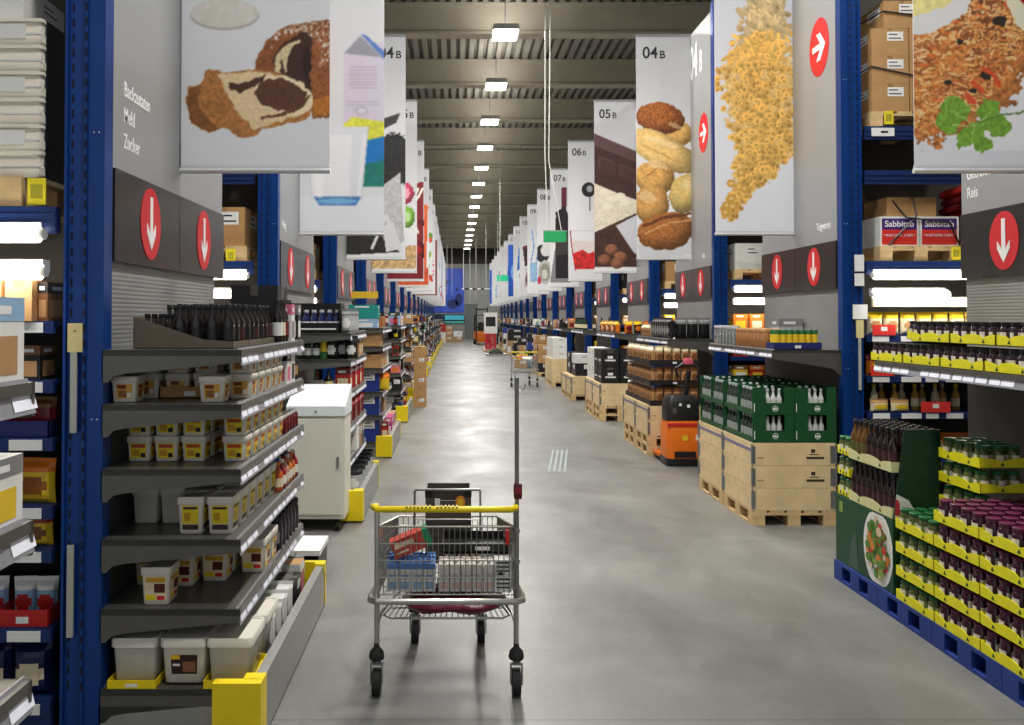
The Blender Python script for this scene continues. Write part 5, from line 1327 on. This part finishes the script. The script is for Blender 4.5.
for lv in range(2):
    for a in range(2):
        for b in range(4):
            o = thing('green_carton', f'dark green bottle carton, {("lower","upper")[lv]} layer, {nth(b)} from the front on the {("aisle","inner")[a]} side of the crates', 'carton', gc, (3.06+.405*a, yk+.2+.39*b+(.03 if b > 1 else 0), zc+.002+.264*lv))
            if b == 0: part(o,'emblem',ge)
            cl = f'{("lower","upper")[lv]} layer {("aisle","inner")[a]} side green carton, {nth(b)} from the front'
            if b == 0:
                for i in range(3): lay(wb,'milk_bottle',f'white bottle showing in the notch of the {cl}','bottle',3.025+.405*a+.056*i,yk+.06,zc+.01+.264*lv,0,f'white bottles in the {cl}')
            if a == 0:
                for i in range(4): lay(gb,'water_bottle',f'grey capped bottle at the open side of the {cl}','bottle',2.905,yk+.2+.39*b-.13+.09*i+(.03 if b > 1 else 0),zc+.01+.264*lv,0,f'bottles in the {cl}')
            if lv == 1:
                for i in range(3): lay(gb,'water_bottle',f'grey capped bottle inside the {cl}','bottle',3.02+.405*a-.0+.07*i,yk+.2+.39*b+(.03 if b > 1 else 0)+.06,zc+.01+.264*lv,0,f'inner bottles in the {cl}')
# shelf above: glass jars and a blue tray of cans
W1 = 'on the shelf under the pasta banner'
y_ = rowy(1)-.07
thing('card_tray','navy card tray of green and yellow cans at the end of the shelf','tray',lowtray(.46,.2,.07,navycard),(3.33,y_+.12,ZR+.002))
for j in range(7):
    for b in range(2): lay(p_can(.03,.19,'green','yellow'),'food_can',f'slim green and yellow can in the {("front","back")[b]} row of the navy tray','can',3.145+.062*j,y_+.08+.075*b,ZR+.008,0,f'cans in the {("front","back")[b]} row of the navy tray')
for j in range(8): lay(p_jar(.045,.2,mat('honey_jar',(150,104,66),.15,noise=.2,scale=30),pm('tan'),None),'glass_jar',f'tall jar of amber preserve, {nth(j)} from the navy tray {W1}','jar',3.13,y_+.3+.1*j,ZR+.002)
for j in range(7): lay(p_jar(.045,.22,clear_glass,pm('silver'),None),'glass_jar',f'clear empty jar with silver lid, {nth(j)} past the amber jars {W1}','jar',3.13,y_+1.12+.1*j,ZR+.002)
for j in range(5): lay(p_jar(.045,.2,mat('honey_jar',(150,104,66),.15),pm('tan'),None),'glass_jar',f'amber jar standing in the second row, {nth(j)} from the near end {W1}','jar',3.25,y_+.3+.12*j,ZR+.002)
lay(p_box(.26,.2,.3,'silver','grey','light blue'),'retail_box','grey box at the wall behind the navy tray of cans','box',3.6,y_+.9,ZR+.002)

# ---- third head: coffee packs on crates, with the orange pallet truck in front
yk2 = rowy(2)-.1; W2 = 'crate stack of coffee packs'
zc2 = crate_(3.18,yk2+.4,.8,.8,2,1,'front '+W2,1); crate_(3.18,yk2+1.22,.8,.8,2,1,'second '+W2,1)
for q in (.4,1.22): lid_board(3.18,yk2+q,.8,.8,zc2-.003,('front ' if q < 1 else 'second ')+W2)
cof = p_pouch(.115,.2,.075,'tan','cream','brown'); trb = mat('tray_black',(34,28,28),.5)
for lv in range(3):
    for b in range(4):
        z = zc2 + .004 + .292*lv
        thing('card_tray', f'dark card tray of coffee packs, {("lower","middle","upper")[lv]} layer, {nth(b)} from the front', 'tray', lowtray(.72,.38,.07,trb), (3.17,yk2+.2+.4*b,z))
        for i in range(3): 
            lay(p_pouch(.118,.265,.08,'tan','cream' if lv == 2 else 'brown','brown'),'coffee_pack',f'brown coffee pack on the aisle side, {("lower","middle","upper")[lv]} layer tray {nth(b)} from the front','pack',2.87,yk2+.08+.12*i+.4*b,z+.006,PI/2,f'aisle side coffee packs, {("lower","middle","upper")[lv]} tray {nth(b)}')
        if b == 0:
            for i in range(5): lay(p_pouch(.118,.265,.08,'tan','cream' if lv == 2 else 'brown','brown'),'coffee_pack',f'brown coffee pack on the end side of the {("lower","middle","upper")[lv]} front tray','pack',2.96+.125*i,yk2+.07,z+.006,0,f'end side coffee packs, {("lower","middle","upper")[lv]} tray')
orange_p = mat('truck_orange',(226,112,22),.4,noise=.04)
tk = thing('pallet_truck','orange electric pallet truck with black top parked before the coffee crates','truck',None,(3.08,10.55,0))
bd = G().loft([rrect(.46,.4,.06,.06,4),rrect(.47,.42,.07,.12,4),rrect(.46,.41,.07,.5,4),rrect(.42,.36,.06,.6,4)]); part(tk,'body',bd.mesh('body',orange_p))
part(tk,'skirt',G().loft([rrect(.48,.44,.06,.015,4),rrect(.49,.45,.07,.1,4)]).bx(-.14,.14,-.226,-.21,.12,.2).mesh('skirt',black_plastic))
part(tk,'red_band',G().bx(-.225,.225,-.207,-.15,.53,.575).mesh('red_band',mat('band_red',(196,36,30),.5)))
hood = G().loft([rrect(.44,.34,.05,.6,4),rrect(.44,.34,.06,.86,4),rrect(.34,.24,.05,.94,4)]); hood.cyl((-.05,-.172,.82),(-.05,-.18,.82),.02,10,1); hood.cyl((.06,-.172,.8),(.06,-.18,.8),.022,10,1); hood.bx(-.15,-.1,-.175,-.17,.7,.78,2)
part(tk,'hood',hood.mesh('hood',[black_plastic,paper,greycard]))
em = G().cyl((0,-.208,.38),(0,-.212,.38),.04,16); part(tk,'badge',em.mesh('badge',pm('yellow'))); part(tk,'badge',G().prism([(.14,.34),(.22,.38),(.2,.46),(.15,.42)],1,-.212,-.207).mesh('badge',paper))
tl = G().tube([(.05,-.05,.9),(.08,-.06,1.1),(.1,-.06,1.26)],.035,8); tl.tube([(-.05,-.06,1.18),(-.08,-.06,1.3),(.08,-.06,1.4),(.24,-.06,1.3),(.22,-.06,1.16)],.02,8); part(tk,'tiller',tl.mesh('tiller',black_plastic)); part(tk,'tiller_head',G().loft([rrect(.12,.07,.02,1.36),rrect(.14,.08,.03,1.4),rrect(.1,.06,.02,1.44)],cap0=True).mesh('tiller_head',mat('tiller_red',(206,90,110),.4)),(.09,-.06,0))
for s in (-1,1):
    part(tk,'fork',G().bx(-.08,.08,0,.34,.06,.1).mesh('fork',orange_p),(s*.16,.2,0)); part(tk,'wheel',G().cyl((-.03,0,.06),(.03,0,.06),.06,14).mesh('wheel',rubber),(s*.16,-.05,0))
y_ = rowy(2)-.05
for j in range(8): lay(p_pouch(.17,.31,.13,'black','black','grey'),'coffee_bag',f'black coffee bag, {nth(j)} from the near end on the shelf under the bread banner','bag',3.16,y_+.1+.13*j,ZR+.002,PI/2)
for j in range(3): lay(p_pouch(.17,.31,.13,'black','grey','black'),'coffee_bag',f'black coffee bag facing the entrance, {nth(j)} inward from the aisle under the bread banner','bag',3.3+.17*j,y_+.1,ZR+.002,0)
for j in range(5): lay(p_pouch(.12,.2,.09,'tan','cream','brown'),'coffee_pack',f'small tan coffee pack, {nth(j)} past the black bags under the bread banner','pack',3.14,y_+1.16+.12*j,ZR+.002,PI/2)

# ---- fourth to sixth heads
def heads(k, n, double, wh): 
    yy = rowy(k)-.08
    z = crate_(3.18,yy+.4,.8,.8,n,1 if k < 5 else 0,'front '+wh,double); crate_(3.18,yy+1.22,.8,.8,n,1 if k < 5 else 0,'second '+wh,double)
    for q in (.4,1.22): lid_board(3.18,yy+q,.8,.8,z-.003,('front ' if q < 1 else 'second ')+wh)
    return yy, z
yy, z = heads(3,2,1,'crates under the chocolate banner')
def blackcase():
    if 'bc' not in CACHE:
        g = G().bx(-.17,.17,-.19,.19,0,.32,0).bx(-.1,.1,-.1915,-.19,.1,.13,1).bx(-.05,.05,-.1915,-.19,.15,.2,1).bx(-.06,.06,-.1916,-.15,.26,.3,2); g.bx(-.1715,-.17,-.1,.1,.1,.13,1)
        CACHE['bc'] = g.mesh('black_case',[pm('black'),paper,greycard])
    return CACHE['bc']
for lv in range(2):
    for a in range(2):
        for b in range(4):
            if b < 2: thing('wine_case',f'black case with white print, {("lower","upper")[lv]}, {nth(b)} from the front, {("aisle","inner")[a]} side under the chocolate banner','carton',blackcase(),(2.99+.36*a,yy+.22+.4*b,z+.003+.323*lv))
            elif a == 0: lay(p_carton(.34,.38,.32,'white',True),'carton',f'white case, {("lower","upper")[lv]}, {nth(b)} from the front under the chocolate banner','carton',2.99,yy+.22+.4*b,z+.003+.323*lv)
r3 = random.Random(77)
def shelf_right(k, r, n, kinds=None):
    y = rowy(k)+.05
    yend = rowy(k)+1.7; i = 0
    while y < yend and i < n:
        pr, nm, ds_, ct, w = kinds(i) if kinds else goods(i, r, .28, .3)
        lay(pr, nm, f'{ds_}, {nth(i)} along the high shelf under {where_("R",k)}', ct, XA+.1, y+w/2, ZR+.002, -PI/2, None, noparts=k > 4); y += w; i += 1
    for j in range(3):
        pr, nm, ds_, ct, w = kinds(j) if kinds else goods(j, r, .28, .2)
        lay(pr, nm, f'{ds_}, {nth(j)} inward from the aisle on the high shelf end under {where_("R",k)}', ct, XA+.3+.18*j, rowy(k)+.06, ZR+.002, 0, None, noparts=k > 4)
shelf_right(3, r3, 12, lambda i: (p_pouch(.16,.24,.1,*[('orange','yellow','dark red'),('black','yellow','orange'),('tan','orange','cream')][i%3]),'snack_pouch',['orange','black','tan'][i%3]+' bag','bag',.17))
shelf_right(4, r3, 16, lambda i: (p_bottle1(.042,.3,green_glass,pm('black'),pm('cream')),'bottle','dark green wine bottle with pale label','bottle',.1))
yy, z = heads(4,2,0,'crates under the raspberry banner')
for b in range(2):
    lay(p_carton(.5,.6,.3,'black',True),'carton',f'black carton, {("front","rear")[b]} one on the crates under the raspberry banner','carton',3.15,yy+.4+.8*b,z+.003)
    lay(p_carton(.4,.5,.22,'white' if b == 0 else 'black',True),'carton',f'{("white","black")[b]} carton on top of the {("front","rear")[b]} black carton under the raspberry banner','carton',3.1,yy+.4+.8*b,z+.305)
for j in range(4): lay(p_box(.2,.3,.34,'teal','navy','teal'),'retail_box',f'teal box, {nth(j)} along the wall over the crates under the raspberry banner','box',3.45,yy+.3+.32*j,z+.003)
yy, z = heads(5,3,0,'crates under the wine bottle banner')
for lv in range(3):
    for b in range(3): lay(p_carton(.4,.45,.2,'white',True),'carton',f'white and grey carton, {nth(lv)} layer, {nth(b)} from the front under the wine bottle banner','carton',3.02,yy+.25+.5*b,z+.003+.203*lv)
for k in range(6, NROW):
    r = random.Random(300+k); yy = rowy(k)-.05
    for q in range(2):
        pallet('wooden_pallet',f'wooden pallet, {("near","far")[q]} one standing under {where_("R",k)}',(3.18,yy+.4+.84*q,0),.8,.8,wood,False)
        n = r.choice([2,3,4]); cols = [r.choice(['kraft','white','black','tan','black','white','kraft','white','blue']) for _ in range(3)]
        for lv in range(n):
            for a in range(2 if k < 9 else 1):
                lay(p_carton(.39 if k < 9 else .76,.76,.3,r.choice(cols),True),'carton',f'large carton, {nth(lv)} layer, {("aisle","inner")[a]} side, {("near","far")[q]} pallet under {where_("R",k)}','carton',(2.99 if k < 9 else 3.18)+.4*a,yy+.4+.84*q,.147+.303*lv)
    shelf_right(k, r, 11 if k < 9 else 7)
shelf_right(5, r3, 12)

# ------------------------------------------------------------------ shopping trolley
def trolley_meshes():
    P = {}
    g = G().tube([(-.375,.03,.985),(-.385,-.05,1.0),(-.36,-.1,1.0),(.33,-.1,1.0),(.365,-.07,1.0),(.372,.02,.985)],.017,10)
    for j in range(14): g.bx(-.21+.02*j,-.2+.02*j,-.119,-.08,1.012,1.019,1) if j != 7 else None
    P['handle'] = (g, [yellow_plastic, mat('handle_print',(150,140,60),.5)])
    g = G()
    for s in (-1,1):
        g.tube([(s*.37,0,.24),(s*.37,0,.9),(s*.372,.02,.985)],.014,8); g.tube([(s*.205,.66,.2),(s*.215,.69,.5)],.013,8); g.tube([(s*.37,.0,.36),(s*.35,.06,.41),(s*.30,.3,.41),(s*.2,.66,.38)],.009,6)
    ring = [(-.37,-.035,.5),(.37,-.035,.5),(.405,-.01,.5),(.405,.06,.5),(.34,.7,.5),(.3,.74,.5),(-.3,.74,.5),(-.34,.7,.5),(-.405,.06,.5),(-.405,-.01,.5)]
    g.tube(ring,.017,8,closed=True); P['frame'] = (g, [chrome])
    g = G(); w = .0024
    def lerp(a,b,t): return a+(b-a)*t
    z0,z1 = .52,.88
    def X(t): return lerp(.365,.31,t)
    def Yp(t): return lerp(.015,.72,t)
    for j in range(26): x = -.365+.73*j/25; g.tube([(x,.015,z0),(x,.012,z1)],w,4)
    for j in range(21): x = -.31+.62*j/20; g.tube([(x,.72,z0),(x,.735,z1-.13)],w,4)
    for j in range(1,24):
        t = j/24
        for s in (-1,1): g.tube([(s*X(t),Yp(t),z0),(s*X(t),Yp(t),z1-.13*t)],w,4)
    for z, r in ((z0,.004),(.61,.003),(.7,.003),(.79,.003),(z1,.0055)): g.tube([(-.365,.013,z),(.365,.013,z),(.31,.73,z-.13*(z-z0)/(z1-z0)),(-.31,.73,z-.13*(z-z0)/(z1-z0))],r,5,closed=True)
    for j in range(21): t = j/20; x = -.31+.62*t; x0 = -.365+.73*t; g.tube([(x0,.015,z0),(x,.72,z0)],w,4)
    for j in range(7): t = j/6; g.tube([(-X(t),Yp(t),z0),(X(t),Yp(t),z0)],.003,4)
    P['basket'] = (g, [chrome])
    P['seat_frame'] = (G().tube([(-.195,.47,z0),(-.195,.47,.965),(-.185,.47,.975),(.185,.47,.975),(.195,.47,.965),(.195,.47,z0)],.008,6).tube([(-.195,.47,.8),(.195,.47,.8)],.004,5), [chrome])
    g = G(); g.tube([(-.335,.02,.41),(-.3,.0,.4),(.3,.0,.4),(.335,.02,.41),(.2,.64,.4),(-.2,.64,.4)],.006,6,closed=True)
    for j in range(21): t = j/20; g.tube([(-.31+.62*t,.005,.402),(-.19+.38*t,.635,.402)],.003,4)
    for j in range(1,5): t = j/5; g.tube([(-lerp(.33,.2,t),lerp(.02,.64,t),.4),(lerp(.33,.2,t),lerp(.02,.64,t),.4)],.004,4)
    P['lower_rack'] = (g, [chrome])
    g = G().tube([(.373,-.02,.5),(.373,-.02,1.66)],.0115,8).lathe([(.013,0),(.013,.03)],8,c=(.373,-.02,1.65)).tube([(.373,-.02,1.62),(.395,-.02,1.605),(.415,-.02,1.62),(.418,-.02,1.645)],.003,5)
    for z in (.7,.86): g.lathe([(.017,0),(.017,.02)],10,c=(.373,-.02,z))
    P['pole'] = (g, [steel])
    P['coin_lock'] = (G().loft([rrect(.04,.045,.01,1.04,3,.378,-.025),rrect(.044,.05,.012,1.06,3,.378,-.025),rrect(.044,.05,.012,1.11,3,.378,-.025),rrect(.036,.04,.01,1.12,3,.378,-.025)]).bx(.36,.395,-.053,-.049,1.07,1.1,1), [mat('lock_maroon',(78,24,30),.4), mat('lock_red',(130,30,40),.4)])
    P['side_clip'] = (G().bx(.315,.335,.0,.012,.785,.865), [arrow_red])
    return {k: g.mesh('trolley_'+k, m) for k, (g, m) in P.items()}
TM = trolley_meshes()
wh_t = G().cyl((-.022,0,.068),(.022,0,.068),.068,18).mesh('tyre', rubber)
wh_h = G().cyl((-.024,0,.068),(.024,0,.068),.035,12).mesh('hub', black_plastic)
fk = G().bx(-.033,-.027,-.03,.02,.06,.17).bx(.027,.033,-.03,.02,.06,.17).bx(-.033,.033,-.035,.03,.165,.175)
fk.lathe([(.038,.19),(.042,.2),(.036,.23),(.016,.25),(.014,.27)],14,1,c=(0,-.005,0)); fk.lathe([(.02,.17),(.02,.2)],10,0,c=(0,-.005,0)); fk = fk.mesh('fork', [steel, rubber])
def trolley(label, x, y, rz=0):
    o = thing('shopping_trolley', label, 'trolley', None, (x,y,0), rz)
    for k, me in TM.items(): part(o, k, me)
    for sx, yy in ((-.37,.0),(.37,.0),(-.2,.66),(.205,.66)):
        part(o, 'caster', fk, (sx,yy,0), (0,0,0), (('tyre',wh_t),('hub',wh_h)))
    return o
TX0, TY0 = -.045, 4.12
trolley('wire shopping trolley with yellow handle and tall pole, alone in the aisle', TX0, TY0)
trolley('loaded wire shopping trolley standing far down the aisle before the crates', 1.98, 22.0)
def tin(pr,nm,ds,ct,x,y,z,rot=(0,0,0),group=None): put(pr,nm,ds,ct,(TX0+x,TY0+y,z),rot,group)
zb = .527
for j in range(4):
    for b in range(2): tin(p_gable(.062,.062,.18,'sky blue','light blue'),'drink_carton',f'white and blue milk carton, {nth(j)} across, {("front","second")[b]} row in the trolley','carton',-.29+.066*j,.07+.068*b,zb)
for j in range(5): tin(p_gable(.056,.06,.175,'pale','blush'),'drink_carton',f'pale pink and white drink carton, {nth(j)} across in the trolley','carton',-.012+.06*j,.07,zb)
for j in range(3): tin(p_gable(.056,.06,.175,'pale','blush'),'drink_carton',f'pale drink carton behind the pink ones, {nth(j)} across in the trolley','carton',.02+.07*j,.14,zb)
g = G().bx(-.045,.045,-.05,.05,0,.17)
for j in range(7): g.bx(-.036,.036,-.0508,-.05,.02+.022*j,.028+.022*j,1) if j != 3 else g.bx(-.03,.0,-.0508,-.05,.09,.105,1)
put((g.mesh('printed_packet',[pm('white'),ink]),[]),'printed_packet','white packet with black print in the trolley corner below the pole','packet',(TX0+.303,TY0+.08,zb))
rb = G().bx(-.105,.075,-.045,.045,0,.095,0).bx(.075,.11,-.046,.046,-.001,.096,1).bx(-.09,.02,-.0458,-.045,.05,.075,2).bx(-.09,-.02,-.0458,-.045,.02,.03,2).bx(-.106,-.105,-.03,.03,.02,.07,2)
put((rb.mesh('tipped_carton',[mat('pack_rust',(176,62,44),.4,noise=.1),mat('pack_green',(20,130,84),.4),pm('cream')]),[]),'tipped_carton','rust red carton with green end lying tilted on the milk cartons','carton',(TX0-.18,TY0+.09,.735),(0,-.36,.12))
bt = G().bx(-.18,.18,-.13,.13,0,.012).bx(-.18,.18,-.13,-.124,0,.055).bx(-.18,.18,.124,.13,0,.055).bx(-.18,-.174,-.13,.13,0,.055).bx(.174,.18,-.13,.13,0,.055).bx(.0,.08,-.131,-.13,.02,.04,1)
put((bt.mesh('black_tray',[black_plastic,paper]),[]),'black_tray','flat black plastic tray lying on the pale drink cartons in the trolley','tray',(TX0+.155,TY0+.24,.706))
cr = G().bx(-.17,.17,-.1,.1,0,.02).bx(-.17,.17,.09,.1,0,.42).bx(-.17,-.16,-.1,.1,0,.42).bx(.16,.17,-.1,.1,0,.42).bx(-.17,.17,-.1,-.09,0,.36).bx(-.17,-.08,-.1,-.09,.36,.42).bx(.08,.17,-.1,-.09,.36,.42).bx(-.08,.08,-.1,-.09,.395,.42)
for s in (-1,1): cr.bx(s*.145-.028,s*.145+.028,-.106,-.1,.38,.43,1).bx(s*.15-.02,s*.15+.02,-.104,-.1,0,.4,0)
for j in range(5): cr.bx(-.13,.13,-.103,-.1,.03+.04*j,.04+.04*j,0)
o = put((cr.mesh('folding_crate',[mat('crate_brown',(78,72,64),.5,noise=.05),black_plastic]),[]),'folding_crate','dark grey folding crate with orange sticker standing in the trolley front','crate',(TX0+.005,TY0+.585,zb+.01)); o.scale = (.8,1,1.03)
part(o,'sticker',G().cyl((.09,-.1,.352),(.09,-.1085,.352),.036,16).cyl((.09,-.1085,.352),(.09,-.1095,.352),.02,14,1).mesh('sticker',[mat('sticker_orange',(226,140,40),.5),pm('yellow')])); part(o,'label',G().bx(-.1,-.062,-.1075,-.1,.3,.37).mesh('label',paper))
sk = G(); rings = []
for i in range(15):
    t = -1+2*i/14; w = max(.02,(1-abs(t)**4))**.6
    rings.append([(t*.29, .16*w*math.cos(a), .055*w*math.sin(a)*(1+.25*math.sin(7*t+3*a)) ) for a in [2*PI*j/16 for j in range(16)]])
sk.loft(rings)
put((sk.mesh('onion_net',mat('net_plum',(112,30,58),.28,noise=.35,scale=25,bump=.4)),[]),'filled_sack','shiny plum coloured filled sack lying on the lower rack of the trolley','sack',(TX0+.04,TY0+.155,.448))
# load of the far trolley
lay(p_carton(.35,.3,.25,'kraft',True),'carton','brown carton in the far trolley','carton',1.9,22.25,.53); lay(p_pouch(.3,.35,.2,'light blue','white','grey'),'goods_bag','pale bag in the far trolley','bag',2.08,22.2,.53); lay(p_box(.3,.3,.2,'yellow','green','orange'),'retail_box','yellow box in the far trolley on the carton','box',1.95,22.4,.79)

# ------------------------------------------------------------------ service cabinet on the left
cabm = mat('cabinet_white',(216,214,202),.45,noise=.03,scale=3); cabt = mat('cabinet_top',(226,236,236),.3,noise=.02)
cx0,cx1,cy0,cy1 = -1.56,-1.03,7.2,7.62
cab = thing('service_cabinet','white rolling desk cabinet with sloping lid standing before the second gondola','cabinet',None,(0,0,0))
part(cab,'body',G().bx(cx0,cx1,cy0,cy1,.12,1.08).mesh('body',cabm))
tp = G().prism([(cy0-.02,1.08),(cy1,1.08),(cy1,1.34),(cy1-.03,1.34),(cy0-.02,1.17)],0,cx0-.01,cx1+.01); part(cab,'lid',tp.mesh('lid',cabt)); part(cab,'lid_lock',G().cyl(((cx0+cx1)/2,cy0-.021,1.12),((cx0+cx1)/2,cy0-.026,1.12),.01,10).mesh('lid_lock',steel))
part(cab,'door',G().bx(cx0+.02,cx1-.02,cy0-.015,cy0,.16,1.05).bx(cx0+.03,cx1-.03,cy0-.017,cy0-.015,.17,1.04).mesh('door',cabm),subs=(('door_handle',G().bx(cx1-.07,cx1-.05,cy0-.03,cy0-.015,.6,.7).mesh('door_handle',steel)),))
for x in (cx0+.07,cx1-.07):
    for y in (cy0+.06,cy1-.06): part(cab,'caster',G().cyl((x-.015,y,.05),(x+.015,y,.05),.05,14).bx(x-.02,x+.02,y-.02,y+.02,.09,.12).mesh('caster',rubber))
# low grey trunk box beside it
thing('step_stool','low white and black step box on the floor beside the near gondola end','stool',G().bx(-.13,.13,-.2,.2,.18,.22,0).bx(-.12,-.1,-.19,.19,0,.18,1).bx(.1,.12,-.19,.19,0,.18,1).bx(-.1,.1,.17,.19,0,.18,1).mesh('step_stool',[paper,black_plastic]),(-1.16,6.1,0))

# ------------------------------------------------------------------ floor marks and the far end of the hall
for j in range(4):
    thing('floor_stripe',f'faint pale blue painted floor stripe, {nth(j)} of four short slanting ones','marking',G().poly([(0,0,.002),(.028,0,.002),(.298,1.65,.002),(.27,1.65,.002)]).mesh('floor_stripe',mat('stripe_paint',(142,158,158),.5,noise=.25,scale=20)),(1.2+.068*j,10.0,0))
bp_ = Art('L',12,.06,BH,5)
bp_ = thing('wall_poster','large blue poster high on the back wall','poster',G().bx(-2.9,.85,-.04,0,2.4,6.5,0).mesh('poster_sheet',[mat('poster_blue',(52,84,190),.5,noise=.25,scale=.8)]),(0,YW1-.02,0))
g = G(); 
for x,z,a,b in ((-.2,3.2,.5,.45),(.35,3.6,.35,.6),(-1.4,3.3,.6,.4),(.2,4.5,.14,.16),(-.9,5.2,.3,.2)): g.poly([(x+a*math.cos(2*PI*j/16),-.045,z+b*math.sin(2*PI*j/16)) for j in range(16)])
part(bp_,'picture',g.mesh('picture',mat('poster_dark',(28,44,110),.5)))
thing('wall_sign','teal lit sign band over the far market counter','sign',G().bx(-2.6,.85,-.3,0,1.35,2.25,0).bx(-.9,.8,-.31,-.3,1.75,2.15,1).bx(-2.4,.8,-.31,-.3,1.45,1.62,2).mesh('wall_sign',[mat('sign_navy',(16,40,60),.5),mat('sign_teal',(70,180,214),.5),mat('sign_green',(60,170,150),.5)]),(0,68.5,0))
for j in range(5): lay(p_carton(.7,.7,.42,['kraft','tan','kraft','white','kraft'][j],True),'carton',f'brown or pale carton, {nth(j)} of the pile before the teal sign','carton',-.55+.78*(j%2),62.+.0*j,.002+.425*(j//2))
lay(p_box(.5,.4,.8,'red','dark red','red'),'retail_box','bright red box by the end of the left gondolas','box',-1.0,61.5,.8); lay(p_carton(.5,.4,.79,'white',False),'carton','white carton under the bright red box at the aisle end','carton',-1.0,61.5,.002)
pallet('wooden_pallet','wooden pallet under the red crates far down the aisle',(2.05,44.5,0),.8,.8,wood,False)
def crate_mesh():
    if 'rc' not in CACHE:
        g = G().bx(-.3,.3,-.2,.2,0,.02)
        for z in (.05,.15,.25): g.bx(-.3,.3,-.2,-.185,z,z+.05).bx(-.3,.3,.185,.2,z,z+.05).bx(-.3,-.285,-.2,.2,z,z+.05).bx(.285,.3,-.2,.2,z,z+.05)
        for x in (-.3,-.05,.2): g.bx(x,x+.1,-.195,-.18,0,.3).bx(x,x+.1,.18,.195,0,.3)
        CACHE['rc'] = g.mesh('plastic_crate',[mat('crate_red',(196,36,50),.4)])
    return CACHE['rc']
for j in range(3): thing('plastic_crate',f'red slatted plastic crate, {nth(j)} from the bottom far down the aisle','crate',crate_mesh(),(2.05,44.4,.147+.302*j))
cbn = thing('display_cabinet','white cabinet with dark opening standing on the red crates','cabinet',G().bx(-.38,.38,-.2,.2,0,.03).bx(-.38,-.28,-.2,.2,.03,1.2).bx(.28,.38,-.2,.2,.03,1.2).bx(-.28,.28,-.2,.2,.03,.4).bx(-.28,.28,-.2,.2,.95,1.2).bx(-.28,.28,.15,.2,.4,.95).mesh('display_cabinet',pm('white')),(2.05,44.4,1.056))
part(cbn,'dark_inset',G().bx(-.28,.28,-.1,.0,.4,.95).mesh('dark_inset',pm('black')))
ft = thing('forklift','orange forklift with black mast parked at the end of the aisle','forklift',None,(1.95,57.,0))
part(ft,'body',G().loft([rrect(1.1,1.6,.15,.15),rrect(1.15,1.7,.2,.5),rrect(1.1,1.6,.2,.95)]).mesh('body',orange_p)); part(ft,'mast',G().bx(-.45,-.36,-.95,-.85,.1,2.7).bx(.36,.45,-.95,-.85,.1,2.7).bx(-.36,.36,-.93,-.87,1.2,1.3).bx(-.36,.36,-.93,-.87,2.5,2.6).mesh('mast',black_plastic))
part(ft,'overhead_guard',G().tube([(-.5,-.6,.9),(-.48,-.5,2.1),(-.48,.5,2.15),(-.5,.75,.95)],.04,6).tube([(.5,-.6,.9),(.48,-.5,2.1),(.48,.5,2.15),(.5,.75,.95)],.04,6).bx(-.48,.48,-.5,.5,2.1,2.16).mesh('overhead_guard',black_plastic))
part(ft,'seat',G().bx(-.25,.25,0,.5,.95,1.1).bx(-.25,.25,.42,.52,1.1,1.6).mesh('seat',black_plastic))
for s in (-1,1):
    for y in (-.6,.6): part(ft,'wheel',G().cyl((s*.4,y,.25),(s*.58,y,.25),.25,16).mesh('wheel',rubber))
    part(ft,'fork',G().bx(s*.25-.06,s*.25+.06,-1.9,-.95,.06,.1).mesh('fork',black_plastic))
g = G().loft([rrect(1.0,.9,.2,0),rrect(1.1,1.,.22,.08),rrect(.98,.9,.2,.08),rrect(.9,.8,.2,.03)]); tray_o = thing('low_platter','white round edged platter on the floor before the red crates','tray',g.mesh('low_platter',pm('white')),(2.15,40.3,0))
g = G().lathe([(.4,.0),(.36,.12),(.22,.26),(.06,.34)],14); thing('green_heap','dark green heap lying on the white floor platter','heap',g.mesh('green_heap',mat('heap_green',(52,62,44),.8,noise=.4,scale=14,bump=.6)),(2.15,40.3,.035))
thing('cross_rail','horizontal white rail with dark segments high before the back wall','rail',G().tube([(.6,0,4.4),(3.6,0,4.4)],.05,6).bx(.8,1.2,-.06,.06,4.33,4.47,1).bx(1.5,1.9,-.06,.06,4.33,4.47,1).bx(2.2,2.5,-.06,.06,4.33,4.47,1).bx(.7,.74,-.03,.03,4.4,8.2).bx(3.4,3.44,-.03,.03,4.4,8.2).mesh('cross_rail',[pm('white'),pm('black')]),(0,66,0))

# ------------------------------------------------------------------ camera, world, view
cam = bpy.data.cameras.new('camera'); cam.sensor_width = 36.0; cam.lens = F/1024*36
TILT = math.radians(1.0)
cam.shift_x = (512-VX)/1024; cam.shift_y = (VY - 362.5 - F*math.tan(TILT))/1024
cam.clip_start = .05; cam.clip_end = 300
co = bpy.data.objects.new('camera', cam); C.objects.link(co); co.location = (0,0,H); co.rotation_euler = (PI/2+TILT,0,0)
sc = bpy.context.scene; sc.camera = co
w = bpy.data.worlds.new('world'); sc.world = w; w.use_nodes = True
bg = w.node_tree.nodes['Background']; bg.inputs['Color'].default_value = (.95,.97,1,1); bg.inputs['Strength'].default_value = .4
sc.view_settings.view_transform = 'Standard'; sc.view_settings.look = 'None'; sc.view_settings.exposure = 0.42; sc.view_settings.gamma = 1.0
sc.view_settings.use_curve_mapping = False
cy = sc.cycles; cy.use_denoising = True; cy.max_bounces = 6; cy.diffuse_bounces = 3; cy.glossy_bounces = 3; cy.transmission_bounces = 4; cy.caustics_reflective = False; cy.caustics_refractive = False; cy.sample_clamp_indirect = 4.0
for q in BAD: print('LABEL LENGTH', q)
print('objects', len(bpy.data.objects), 'top', sum(1 for o in bpy.data.objects if o.parent is None))
